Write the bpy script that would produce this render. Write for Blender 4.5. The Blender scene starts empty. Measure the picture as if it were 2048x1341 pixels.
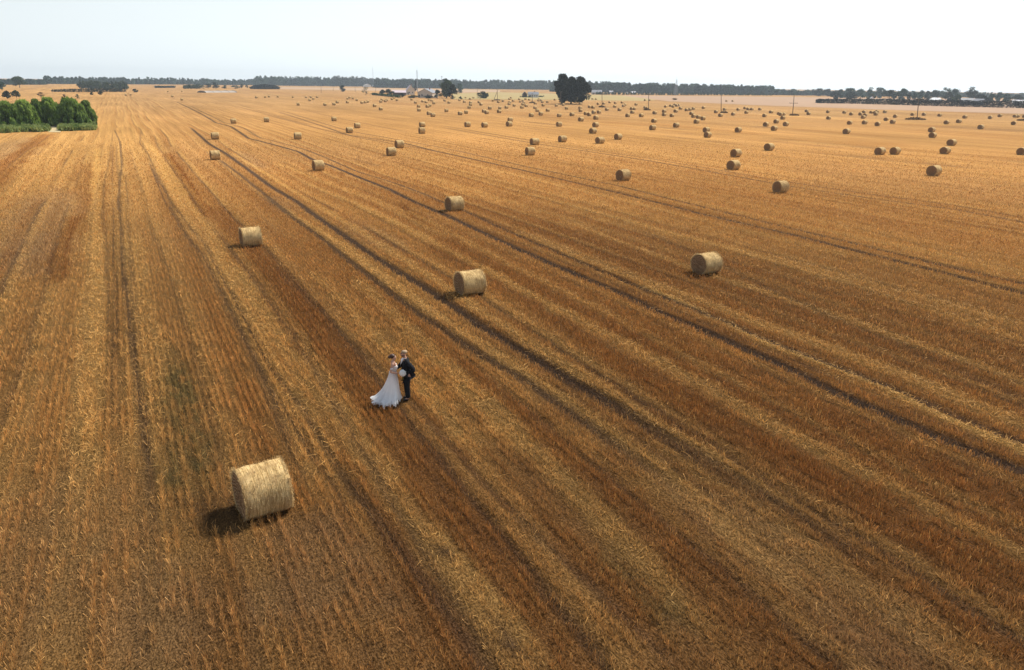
import bpy, math, random
import numpy as np
from mathutils import Matrix, Vector

# ------------------------------------------------------------------ camera, sky, sun, exposure
scene = bpy.context.scene
COL = scene.collection
R = math.radians
CAM_H, FPX, W0, H0 = 10.2, 1450.0, 2048.0, 1341.0
PITCH, ROLL = R(19.08), R(0.825)
cam_data = bpy.data.cameras.new('camera')
cam_data.sensor_width = 36.0
cam_data.lens = 36.0 * FPX / W0
cam_data.clip_start = 0.1
cam_data.clip_end = 20000
cam = bpy.data.objects.new('camera', cam_data)
COL.objects.link(cam)
cam.matrix_world = Matrix.Translation((0, 0, CAM_H)) @ Matrix.Rotation(R(90) - PITCH, 4, 'X') @ Matrix.Rotation(ROLL, 4, 'Z')
scene.camera = cam
CM = np.array(cam.matrix_world)[:3, :3]

SUN_EL, SUN_AZ = R(49), R(46)          # azimuth measured from +Y towards +X
world = bpy.data.worlds.new('World')
scene.world = world
world.use_nodes = True
wn = world.node_tree
wn.nodes.clear()
sky = wn.nodes.new('ShaderNodeTexSky')
sky.sky_type = 'NISHITA'
sky.sun_disc = False
sky.sun_elevation = SUN_EL
sky.sun_rotation = SUN_AZ
sky.altitude = 0
sky.air_density = 1.0
sky.dust_density = 1.0
sky.ozone_density = 1.0
SKY_STRENGTH = 0.1
bg = wn.nodes.new('ShaderNodeBackground')
bg.inputs['Strength'].default_value = SKY_STRENGTH
wo = wn.nodes.new('ShaderNodeOutputWorld')


def wmath(op, *a):
    n = wn.nodes.new('ShaderNodeMath'); n.operation = op
    for i, v in enumerate(a):
        if isinstance(v, (int, float)): n.inputs[i].default_value = v
        else: wn.links.new(v, n.inputs[i])
    return n.outputs[0]


# thin bright veil of haze over the whole sky: an even layer, so it thickens with 1/sin(elevation) and glows towards the sun
wtc = wn.nodes.new('ShaderNodeTexCoord')
wsep = wn.nodes.new('ShaderNodeSeparateXYZ'); wn.links.new(wtc.outputs['Generated'], wsep.inputs[0])
sin_el = wmath('MAXIMUM', wsep.outputs[2], 0.02)
cover = wmath('SUBTRACT', 1.0, wmath('POWER', math.e, wmath('DIVIDE', -0.17, sin_el)))
wdot = wn.nodes.new('ShaderNodeVectorMath'); wdot.operation = 'DOT_PRODUCT'
wn.links.new(wtc.outputs['Generated'], wdot.inputs[0])
wdot.inputs[1].default_value = (math.sin(SUN_AZ) * math.cos(SUN_EL), math.cos(SUN_AZ) * math.cos(SUN_EL), math.sin(SUN_EL))
glow = wmath('ADD', 3.6, wmath('MULTIPLY', 9.6, wmath('POWER', wmath('MAXIMUM', wmath('ADD', 0.5, wmath('MULTIPLY', 0.5, wdot.outputs['Value'])), 0.0), 1.5)))
veil = wn.nodes.new('ShaderNodeVectorMath'); veil.operation = 'SCALE'
veil.inputs[0].default_value = (0.91, 0.99, 1.02); wn.links.new(glow, veil.inputs['Scale'])
wmix = wn.nodes.new('ShaderNodeMix'); wmix.data_type = 'RGBA'
wn.links.new(cover, wmix.inputs[0]); wn.links.new(sky.outputs[0], wmix.inputs[6]); wn.links.new(veil.outputs[0], wmix.inputs[7])
wn.links.new(wmix.outputs[2], bg.inputs['Color'])
wn.links.new(bg.outputs[0], wo.inputs['Surface'])

sun_data = bpy.data.lights.new('sun', 'SUN')
sun_data.energy = 4.9
sun_data.angle = R(15)
sun_data.color = (1.0, 0.92, 0.79)
sun = bpy.data.objects.new('sun', sun_data)
COL.objects.link(sun)
sd = Vector((math.sin(SUN_AZ) * math.cos(SUN_EL), math.cos(SUN_AZ) * math.cos(SUN_EL), math.sin(SUN_EL)))
sun.rotation_euler = sd.to_track_quat('Z', 'Y').to_euler()
sun.location = (60, 20, 60)

vs = scene.view_settings
vs.view_transform = 'Standard'
vs.look = 'None'
vs.exposure = 0.30
vs.gamma = 1.0
scene.cycles.max_bounces = 5
scene.cycles.diffuse_bounces = 3
scene.cycles.transparent_max_bounces = 4
scene.cycles.volume_bounces = 0

rng = np.random.default_rng(7)
random.seed(7)


# ------------------------------------------------------------------ geometry of the place
def ray(x, y):
    x = np.asarray(x, float); y = np.asarray(y, float)
    d = np.stack([(x - W0 / 2) / FPX, -(y - H0 / 2) / FPX, -np.ones_like(x)], -1)
    return d @ CM.T


def at(x, y):
    """ground point (z = 0) seen in the photograph at pixel x, y"""
    d = ray(x, y)
    t = -CAM_H / d[..., 2]
    return np.stack([d[..., 0] * t, d[..., 1] * t], -1)


def size_at(x, ybase, ytop, wpx):
    """ground point, height and width in metres of an upright thing"""
    p = at(x, ybase)
    dist = math.hypot(p[0], p[1])
    d = ray(x, ytop)
    h = CAM_H + dist * d[2] / math.hypot(d[0], d[1])
    zc = dist * math.cos(PITCH) + CAM_H * math.sin(PITCH)
    zc = dist * math.cos(math.atan2(p[0], p[1])) * math.cos(PITCH) + CAM_H * math.sin(PITCH)
    return p, h, wpx * zc / FPX


# direction of the seed rows: all wheel tracks run to one vanishing point on the left
vd = ray(230.0, 158.0)
UD = np.array([vd[0], vd[1]]); UD /= np.linalg.norm(UD)
VD = np.array([UD[1], -UD[0]])            # to the right of the rows


def uv(p):
    p = np.asarray(p, float)
    return p @ UD, p @ VD


def xy(u, v):
    return np.multiply.outer(u, UD) + np.multiply.outer(v, VD) if np.ndim(u) == 0 else u[..., None] * UD + v[..., None] * VD


# ------------------------------------------------------------------ numpy value noise
def _hash(ix, iy, seed):
    n = (ix.astype(np.int64) * 374761393 + iy.astype(np.int64) * 668265263 + seed * 974634777) & 0xFFFFFFFF
    n = ((n ^ (n >> 13)) * 1274126177) & 0xFFFFFFFF
    return ((n ^ (n >> 16)) & 0xFFFFFF) / float(0xFFFFFF)


def vnoise(x, y, seed=0):
    x = np.asarray(x, float); y = np.asarray(y, float)
    ix = np.floor(x); iy = np.floor(y)
    fx = x - ix; fy = y - iy
    fx = fx * fx * (3 - 2 * fx); fy = fy * fy * (3 - 2 * fy)
    a = _hash(ix, iy, seed); b = _hash(ix + 1, iy, seed)
    c = _hash(ix, iy + 1, seed); d = _hash(ix + 1, iy + 1, seed)
    return (a * (1 - fx) + b * fx) * (1 - fy) + (c * (1 - fx) + d * fx) * fy


def fbm(x, y, seed=0, octv=3):
    s = 0; a = 0.5; t = 0
    for k in range(octv):
        s = s + a * vnoise(x * 2 ** k, y * 2 ** k, seed + k * 17); t += a; a *= 0.55
    return s / t


def sstep(a, b, x):
    t = np.clip((x - a) / (b - a), 0, 1)
    return t * t * (3 - 2 * t)


# ------------------------------------------------------------------ object helpers
def tag(o, label=None, cat=None, group=None, kind=None):
    if label: o['label'] = label
    if cat: o['category'] = cat
    if group: o['group'] = group
    if kind: o['kind'] = kind
    return o


def empty(name, loc, rz=0.0):
    o = bpy.data.objects.new(name, None)
    COL.objects.link(o)
    o.location = loc
    o.rotation_euler = (0, 0, rz)
    o.empty_display_size = 0.2
    return o


def link(name, me, parent=None, loc=None):
    o = bpy.data.objects.new(name, me)
    COL.objects.link(o)
    if parent is not None: o.parent = parent
    if loc is not None: o.location = loc
    return o


def pymesh(name, verts, faces, mats, smooth=False, mi=None):
    me = bpy.data.meshes.new(name)
    me.from_pydata([tuple(map(float, v)) for v in verts], [], [tuple(map(int, f)) for f in faces])
    for m in (mats if isinstance(mats, (list, tuple)) else [mats]): me.materials.append(m)
    if smooth: me.polygons.foreach_set('use_smooth', [True] * len(me.polygons))
    if mi is not None: me.polygons.foreach_set('material_index', mi)
    me.update()
    return me


def bigmesh(name, verts, nside, mat, col=None, tone=None, faces=None, smooth=False):
    """verts (n*nside,3): separate polygons of nside corners, or indexed faces"""
    me = bpy.data.meshes.new(name)
    nv = len(verts)
    if faces is None: faces = np.arange(nv, dtype=np.int32)
    faces = np.asarray(faces, np.int32).ravel()
    nf = len(faces) // nside
    me.vertices.add(nv)
    me.vertices.foreach_set('co', np.asarray(verts, np.float32).ravel())
    me.loops.add(len(faces))
    me.loops.foreach_set('vertex_index', faces)
    me.polygons.add(nf)
    me.polygons.foreach_set('loop_start', np.arange(0, nf * nside, nside, dtype=np.int32))
    if smooth: me.polygons.foreach_set('use_smooth', np.ones(nf, bool))
    me.update(calc_edges=True)
    if col is not None:
        a = me.attributes.new('tint', 'FLOAT_COLOR', 'POINT')
        c = np.ones((nv, 4), np.float32); c[:, :3] = col
        a.data.foreach_set('color', c.ravel())
    if tone is not None:
        a = me.attributes.new('tone', 'FLOAT', 'POINT')
        a.data.foreach_set('value', np.asarray(tone, np.float32))
    me.materials.append(mat)
    return me


class MB:
    """collects boxes, tubes and polygons into one mesh"""
    def __init__(s): s.v = []; s.f = []

    def add(s, v, f):
        b = len(s.v)
        s.v += [tuple(p) for p in v]
        s.f += [tuple(i + b for i in q) for q in f]
        return s

    def box(s, x0, x1, y0, y1, z0, z1):
        v = [(x, y, z) for z in (z0, z1) for y in (y0, y1) for x in (x0, x1)]
        return s.add(v, [(0, 2, 3, 1), (4, 5, 7, 6), (0, 1, 5, 4), (2, 6, 7, 3), (0, 4, 6, 2), (1, 3, 7, 5)])

    def tube(s, pts, rad, n=8, cap=True):
        pts = [Vector(p) for p in pts]
        vs_, fs = [], []
        for i, p in enumerate(pts):
            d = (pts[min(i + 1, len(pts) - 1)] - pts[max(i - 1, 0)]).normalized()
            a = d.orthogonal().normalized() if i == 0 else (a - d * a.dot(d)).normalized()
            b = d.cross(a)
            for k in range(n):
                t = 2 * math.pi * k / n
                vs_.append(p + (a * math.cos(t) + b * math.sin(t)) * rad[i])
        for i in range(len(pts) - 1):
            for k in range(n):
                k2 = (k + 1) % n
                fs.append((i * n + k, i * n + k2, (i + 1) * n + k2, (i + 1) * n + k))
        if cap:
            fs.append(tuple(range(n))[::-1]); fs.append(tuple((len(pts) - 1) * n + k for k in range(n)))
        return s.add(vs_, fs)

    def build(s, name, mat, parent=None, smooth=False, loc=None):
        return link(name, pymesh(name, s.v, s.f, mat, smooth), parent, loc)


# ------------------------------------------------------------------ materials
def new_mat(name):
    m = bpy.data.materials.new(name)
    m.use_nodes = True
    nt = m.node_tree
    b = nt.nodes['Principled BSDF']
    b.inputs['Roughness'].default_value = 0.9
    b.inputs['Specular IOR Level'].default_value = 0.1
    return m, nt, b


def N(nt, kind, **kw):
    n = nt.nodes.new(kind)
    for k, v in kw.items():
        if k in n.inputs: n.inputs[k].default_value = v
        else: setattr(n, k, v)
    return n


def mixc(nt, a, b, f, blend='MIX'):
    m = N(nt, 'ShaderNodeMix', data_type='RGBA', blend_type=blend)
    for sock, v in ((m.inputs[0], f), (m.inputs[6], a), (m.inputs[7], b)):
        if isinstance(v, (int, float)): sock.default_value = v
        elif isinstance(v, tuple): sock.default_value = (*v, 1)
        else: nt.links.new(v, sock)
    return m.outputs[2]


def noisy(name, c1, c2, scale=5.0, rough=0.9, spec=0.1, bump=0.0, stretch=(1, 1, 1), detail=4.0):
    m, nt, b = new_mat(name)
    tc = N(nt, 'ShaderNodeTexCoord')
    mp = N(nt, 'ShaderNodeMapping'); mp.inputs['Scale'].default_value = stretch
    nt.links.new(tc.outputs['Object'], mp.inputs['Vector'])
    no = N(nt, 'ShaderNodeTexNoise', Scale=scale, Detail=detail)
    nt.links.new(mp.outputs[0], no.inputs['Vector'])
    rp = N(nt, 'ShaderNodeMapRange'); rp.inputs[1].default_value = 0.3; rp.inputs[2].default_value = 0.7
    nt.links.new(no.outputs[0], rp.inputs[0])
    nt.links.new(mixc(nt, c1, c2, rp.outputs[0]), b.inputs['Base Color'])
    b.inputs['Roughness'].default_value = rough
    b.inputs['Specular IOR Level'].default_value = spec
    if bump:
        bp = N(nt, 'ShaderNodeBump', Strength=bump, Distance=0.02)
        nt.links.new(no.outputs[0], bp.inputs['Height']); nt.links.new(bp.outputs[0], b.inputs['Normal'])
    return m


def leaf_mat(name, dark, light, trans=0.25):
    m, nt, b = new_mat(name)
    at_ = N(nt, 'ShaderNodeAttribute', attribute_name='tone')
    c = mixc(nt, dark, light, at_.outputs['Fac'])
    nt.links.new(c, b.inputs['Base Color'])
    b.inputs['Roughness'].default_value = 0.75
    tr = N(nt, 'ShaderNodeBsdfTranslucent'); nt.links.new(c, tr.inputs['Color'])
    mx = N(nt, 'ShaderNodeMixShader'); mx.inputs[0].default_value = trans
    out = nt.nodes['Material Output']
    nt.links.new(b.outputs[0], mx.inputs[1]); nt.links.new(tr.outputs[0], mx.inputs[2]); nt.links.new(mx.outputs[0], out.inputs['Surface'])
    return m


def ground_mat():
    m, nt, b = new_mat('stubble_ground')
    at_ = N(nt, 'ShaderNodeAttribute', attribute_name='tint')
    tc = N(nt, 'ShaderNodeTexCoord')
    rot = N(nt, 'ShaderNodeMapping'); rot.inputs['Rotation'].default_value = (0, 0, math.atan2(UD[0], UD[1]))
    nt.links.new(tc.outputs['Object'], rot.inputs['Vector'])        # y now runs along the rows

    def nz(sx, sy, scale, detail=3.0, rough=0.6):
        mp = N(nt, 'ShaderNodeMapping'); mp.inputs['Scale'].default_value = (sx, sy, 1)
        nt.links.new(rot.outputs[0], mp.inputs['Vector'])
        no = N(nt, 'ShaderNodeTexNoise', Scale=scale, Detail=detail, Roughness=rough)
        nt.links.new(mp.outputs[0], no.inputs['Vector'])
        return no.outputs[0]

    def rng_(s, a, b_, c, d):
        r = N(nt, 'ShaderNodeMapRange')
        for i, v in enumerate((a, b_, c, d)): r.inputs[i + 1].default_value = v
        nt.links.new(s, r.inputs[0]); return r.outputs[0]
    col = at_.outputs['Color']
    fine = nz(5.0, 2.2, 3.0, 4)           # clods and straw tufts drawn out along the rows
    clod = nz(9.0, 6.0, 3.0, 3)           # clods and dark gaps between tufts
    streak = nz(1.6, 0.02, 1.0, 4)        # long streaks left by the header
    streak2 = nz(0.22, 0.012, 1.0, 4)     # header passes seen far off
    broad = nz(0.03, 0.012, 1.0, 3)       # slow drift over the whole field
    col = mixc(nt, col, rng_(fine, 0.3, 0.72, 0.5, 1.4), 1.0, 'MULTIPLY')
    col = mixc(nt, col, rng_(clod, 0.35, 0.65, 0.35, 1.55), 1.0, 'MULTIPLY')
    col = mixc(nt, col, rng_(streak, 0.3, 0.7, 0.78, 1.18), 1.0, 'MULTIPLY')
    col = mixc(nt, col, rng_(streak2, 0.3, 0.7, 0.86, 1.12), 1.0, 'MULTIPLY')
    col = mixc(nt, col, rng_(broad, 0.3, 0.7, 0.84, 1.14), 1.0, 'MULTIPLY')
    nt.links.new(col, b.inputs['Base Color'])
    b.inputs['Roughness'].default_value = 1.0
    b.inputs['Specular IOR Level'].default_value = 0.0
    bp = N(nt, 'ShaderNodeBump', Strength=0.6, Distance=0.12)
    nt.links.new(fine, bp.inputs['Height']); nt.links.new(bp.outputs[0], b.inputs['Normal'])
    return m


def stalk_mat():
    m, nt, b = new_mat('straw_stalks')
    at_ = N(nt, 'ShaderNodeAttribute', attribute_name='tint')
    nt.links.new(at_.outputs['Color'], b.inputs['Base Color'])
    b.inputs['Roughness'].default_value = 0.7
    b.inputs['Specular IOR Level'].default_value = 0.15
    tr = N(nt, 'ShaderNodeBsdfTranslucent'); nt.links.new(at_.outputs['Color'], tr.inputs['Color'])
    mx = N(nt, 'ShaderNodeMixShader'); mx.inputs[0].default_value = 0.3
    nt.links.new(b.outputs[0], mx.inputs[1]); nt.links.new(tr.outputs[0], mx.inputs[2])
    nt.links.new(mx.outputs[0], nt.nodes['Material Output'].inputs['Surface'])
    return m


def bale_mats():
    m, nt, b = new_mat('bale_net_wrap')           # rolled straw under net: fine lines round the roll
    tc = N(nt, 'ShaderNodeTexCoord'); oi = N(nt, 'ShaderNodeObjectInfo')
    ad = N(nt, 'ShaderNodeVectorMath', operation='ADD')
    nt.links.new(tc.outputs['Object'], ad.inputs[0])
    mu = N(nt, 'ShaderNodeVectorMath', operation='SCALE'); mu.inputs['Scale'].default_value = 40
    cx = N(nt, 'ShaderNodeCombineXYZ')
    for i in range(3): nt.links.new(oi.outputs['Random'], cx.inputs[i])
    nt.links.new(cx.outputs[0], mu.inputs[0]); nt.links.new(mu.outputs[0], ad.inputs[1])
    mp = N(nt, 'ShaderNodeMapping'); mp.inputs['Scale'].default_value = (30, 2.5, 2.5)
    nt.links.new(ad.outputs[0], mp.inputs['Vector'])
    n1 = N(nt, 'ShaderNodeTexNoise', Scale=1.0, Detail=4.0, Roughness=0.65); nt.links.new(mp.outputs[0], n1.inputs['Vector'])
    n2 = N(nt, 'ShaderNodeTexNoise', Scale=3.2, Detail=4.0); nt.links.new(ad.outputs[0], n2.inputs['Vector'])
    n3 = N(nt, 'ShaderNodeTexNoise', Scale=55.0, Detail=2.0); nt.links.new(ad.outputs[0], n3.inputs['Vector'])
    def rr(s, a, b_, c, d):
        r = N(nt, 'ShaderNodeMapRange')
        for i, v in enumerate((a, b_, c, d)): r.inputs[i + 1].default_value = v
        nt.links.new(s, r.inputs[0]); return r.outputs[0]
    c = mixc(nt, (0.34, 0.215, 0.08), (0.74, 0.53, 0.255), rr(n1.outputs[0], 0.36, 0.64, 0, 1))
    c = mixc(nt, c, (0.30, 0.19, 0.085), rr(n2.outputs[0], 0.48, 0.72, 0, 0.75))
    c = mixc(nt, c, rr(n3.outputs[0], 0.3, 0.7, 0.68, 1.25), 1.0, 'MULTIPLY')
    nt.links.new(c, b.inputs['Base Color'])
    bp = N(nt, 'ShaderNodeBump', Strength=0.5, Distance=0.02); nt.links.new(n1.outputs[0], bp.inputs['Height'])
    nt.links.new(bp.outputs[0], b.inputs['Normal'])

    m2, nt, b = new_mat('bale_end_straw')         # wound spiral seen on the round ends
    tc = N(nt, 'ShaderNodeTexCoord')
    sp = N(nt, 'ShaderNodeSeparateXYZ'); nt.links.new(tc.outputs['Object'], sp.inputs[0])
    cx = N(nt, 'ShaderNodeCombineXYZ'); nt.links.new(sp.outputs[1], cx.inputs[0]); nt.links.new(sp.outputs[2], cx.inputs[1])
    wv = N(nt, 'ShaderNodeTexWave', wave_type='RINGS', rings_direction='Z', Scale=3.6, Distortion=3.5, Detail=3.0)
    wv.inputs['Detail Scale'].default_value = 2.5
    nt.links.new(cx.outputs[0], wv.inputs['Vector'])
    n3 = N(nt, 'ShaderNodeTexNoise', Scale=35.0, Detail=3.0); nt.links.new(tc.outputs['Object'], n3.inputs['Vector'])
    c = mixc(nt, (0.20, 0.115, 0.055), (0.42, 0.26, 0.13), wv.outputs['Fac'])
    r = N(nt, 'ShaderNodeMapRange')
    for i, v in enumerate((0.3, 0.7, 0.6, 1.3)): r.inputs[i + 1].default_value = v
    nt.links.new(n3.outputs[0], r.inputs[0])
    c = mixc(nt, c, r.outputs[0], 1.0, 'MULTIPLY')
    nt.links.new(c, b.inputs['Base Color'])
    bp = N(nt, 'ShaderNodeBump', Strength=0.8, Distance=0.03); nt.links.new(wv.outputs['Fac'], bp.inputs['Height'])
    nt.links.new(bp.outputs[0], b.inputs['Normal'])
    return m, m2


M_GROUND = ground_mat()
M_STALK = stalk_mat()
M_NET, M_END = bale_mats()

# ------------------------------------------------------------------ the field: wheel tracks, straw lines and patches
# each entry: (points in the photograph, half width in metres, strength)
TRACKS = [
    ([(384,258),(419,289),(449,306),(494,338),(542,374),(590,402),(641,439),(693,475),(744,511),(830,563),(893,604),(960,650),(1048,705),(1147,766),(1230,812)], .27, .95),
    ([(1180,785),(1258,827),(1410,915),(1521,981),(1676,1086)], .16, .55),
    ([(443,323),(480,350),(542,400),(590,439),(641,475),(693,518),(761,570),(799,600),(871,650),(954,705),(1065,771),(1131,821),(1203,871)], .20, .8),
    ([(355,205),(401,227),(432,246),(463,254),(497,277),(556,292),(597,304),(624,319),(659,331),(727,359),(779,379),(830,405),(885,428),(933,450),(1012,487),(1124,537),(1236,583),(1300,614),(1400,657),(1521,710),(1687,791),(1852,862),(2048,943),(2250,1030)], .27, 1.0),
    ([(380,212),(449,246),(487,256),(518,275),(573,289),(614,301),(645,313),(710,342),(796,369),(847,388),(892,407),(933,424),(984,448),(1012,461),(1124,509),(1236,557),(1348,604),(1438,639),(1576,698),(1797,782),(1908,829),(2100,910)], .17, .85),
    ([(560,225),(655,256),(693,270),(762,280),(810,287),(864,301),(933,316),(1050,342),(1236,386),(1404,428),(1573,467),(1741,509),(1909,551),(2048,587),(2300,650)], .26, .95),
    ([(570,224),(669,254),(700,263),(810,282),(864,292),(933,306),(1050,333),(1236,372),(1404,414),(1573,455),(1741,495),(1909,537),(2048,567),(2300,628)], .22, .85),
    ([(900,258),(1085,290),(1180,304),(1292,321),(1404,341),(1573,372),(1741,397),(1909,419),(2048,445),(2300,488)], .28, .75),
    ([(900,254),(1085,286),(1180,300),(1292,316),(1404,335),(1573,364),(1741,389),(1909,411),(2048,436),(2300,478)], .24, .65),
    ([(478,214),(516,224),(559,237),(640,258),(724,277),(850,299)], .28, .55),
    ([(486,213),(530,224),(566,237),(612,249)], .25, .5),
    ([(600,219),(623,224),(656,232),(800,262)], .25, .5),
    ([(230,263),(240,284),(244,329),(240,363),(237,404),(242,452),(243,500),(245,545),(254,589),(261,654),(267,713),(285,830),(300,960)], .11, .72),
    ([(222,290),(219,318),(207,377),(206,431),(214,500),(214,551),(219,620),(224,740)], .08, .4),
    ([(281,267),(280,287),(298,311),(315,359),(343,404),(377,452),(412,493),(442,551),(480,617),(508,678),(542,734),(591,803),(641,877),(690,956),(739,1020),(800,1100),(900,1240)], .08, .65),
    ([(300,330),(330,404),(365,460),(408,514),(442,579),(460,610),(490,672),(525,745),(585,850),(640,930)], .07, .7),
    ([(225,270),(226,330),(225,420),(228,520),(232,600),(238,720)], .06, .5),
    ([(252,350),(256,430),(262,520),(268,600)], .06, .45),
    ([(1300,470),(1420,520),(1560,590),(1700,650),(1850,715),(2048,800),(2200,870)], .22, .35),
    ([(1650,440),(1800,480),(2048,545)], .2, .3),
    ([(395,215),(365,205),(330,195)], .2, .3),
    ([(1035,1130),(900,1010),(840,900)], .08, .3),
    ([(560,545),(660,640),(760,740),(860,850),(1010,1010),(1200,1190),(1300,1290)], .12, .45),
    ([(690,960),(760,1050),(860,1180),(950,1300),(1010,1380)], .16, .45),
]
PALES = [   # pale straw left lying in lines
    ([(1300,580),(1422,633),(1576,705),(1742,766),(1852,818),(2048,904),(2200,965)], .22, 1.0),
    ([(300,290),(340,345),(385,420),(415,452),(446,520),(497,579),(566,689),(650,800),(760,960),(900,1150),(1010,1340)], .34, .55),
    ([(195,300),(192,360),(190,450),(188,560),(180,700),(165,900)], .35, .6),
    ([(310,300),(330,350),(372,430),(430,520),(490,620),(560,740),(650,890)], .25, .5),
    ([(470,310),(590,385),(690,445),(830,535),(950,615),(1100,715),(1280,830),(1500,960)], .28, .55),
    ([(560,415),(680,490),(800,580),(930,670),(1080,770),(1200,850),(1340,960),(1500,1100)], .25, .55),
    ([(620,370),(780,440),(930,520),(1080,600),(1250,690),(1450,800),(1700,930),(2048,1110)], .30, .5),
    ([(700,380),(850,440),(1000,520),(1200,620),(1400,730),(1650,860),(2048,1060)], .22, .35),
    ([(560,330),(760,410),(880,470)], .3, .4),
    ([(1050,470),(1250,550),(1500,640),(1800,750),(2048,850)], .35, .5),
    ([(1150,450),(1400,545),(1700,640),(2048,770)], .3, .45),
    ([(1250,440),(1500,510),(1800,600),(2048,680)], .3, .4),
    ([(1150,415),(1350,470),(1600,530),(2048,650)], .35, .35),
    ([(720,570),(860,700),(960,800),(1060,900),(1190,1030),(1330,1180)], .30, .55),
    ([(640,560),(720,640),(790,720),(900,850),(980,950),(1080,1080),(1200,1240)], .22, .4),
    ([(880,1080),(960,1170),(1040,1290)], .22, .6),
    ([(600,740),(700,850),(780,960)], .25, .5),
    ([(260,480),(285,640),(300,760),(290,900)], .5, .35),
    ([(1300,960),(1500,1060),(1750,1200),(1950,1330)], .5, .35),
    ([(1330,900),(1450,980),(1600,1080),(1800,1230)], .25, .35),
]
RUSTS = [   # standing red-brown stubble
    ([(335,310),(360,345),(390,395),(418,431)], .45, 1.0),
    ([(151,438),(135,470),(123,500),(112,560)], .45, .95),
    ([(93,270),(45,305),(0,342),(-60,390)], 1.3, .85),
    ([(440,420),(480,480),(532,551),(600,620),(690,720),(790,830),(900,960),(1050,1140)], .8, .8),
    ([(880,500),(930,535),(1050,600),(1180,690),(1350,790),(1600,930),(1900,1110)], .55, .8),
    ([(806,409),(815,425),(827,439)], .3, .8),
    ([(830,440),(950,510),(1100,590),(1300,690),(1500,790),(1750,900),(2048,1040)], .6, .6),
    ([(700,560),(850,680),(1000,800),(1180,930),(1400,1100)], .5, .5),
    ([(960,1000),(1100,1100),(1250,1240)], .8, .5),
    ([(1700,900),(1850,990),(2048,1090)], .8, .5),
    ([(1500,880),(1750,1010),(2048,1160)], .6, .5),
    ([(600,350),(700,390),(840,450)], .5, .35),
    ([(170,330),(185,420),(185,470)], 1.0, .5),
]
SPOTS = [   # centre, radii in metres along / across the rows, kind, strength
    ((362,800), 5.5, .75, 'olive', .75), ((372,930), 2.2, .9, 'olive', .75), ((395,1030), 1.2, 1.0, 'dark', .5),  # dark spot beside the near bale paints its cast shadow on the ground
    ((1340,1230), 1.0, .5, 'olive', .5), ((1230,1130), .8, .4, 'olive', .45), ((65,500), 9, 2.6, 'grey', .7),
    ((90,420), 16, 3.0, 'grey', .5), ((880,1105), .35, .25, 'dark', .7), ((1020,1280), .35, .25, 'dark', .8),
    ((20,300), 30, 4.0, 'grey', .5), ((620,1150), 2.5, 1.6, 'grey', .45), ((300,1230), 2.5, 1.6, 'grey', .45), ((120,1100), 4, 2.0, 'grey', .3), ((1500,1080), 2.5, 1.2, 'grey', .45),
    ((740,470), 8, 1.6, 'grey', .35), ((500,320), 14, 1.5, 'grey', .5), ((560,410), 6, 1.2, 'grey', .35), ((730,325), 6, .7, 'dark', .5), ((1750,1250), 2, 1.4, 'grey', .4),
    ((1850,1150), 16, 7.5, 'umber', .8), ((1150,1150), 9, 5.0, 'umber', .7), ((1500,900), 16, 6.0, 'umber', .5), ((1900,650), 40, 11.0, 'umber', .45), ((480,1250), 3, 2.0, 'umber', .4), ((620,620), 14, 1.6, 'umber', .5),  # umber: browner stubble, plus corner shading painted into the ground colour
]
ZONE = {}
for key, src in (('track', TRACKS), ('pale', PALES), ('rust', RUSTS)):
    out = []
    for pts, hw, st in src:
        a = np.array(pts, float)
        p = at(a[:, 0], a[:, 1]); u, v = uv(p)
        o = np.argsort(u)
        out.append((u[o], v[o], hw, st))
    ZONE[key] = out


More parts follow.
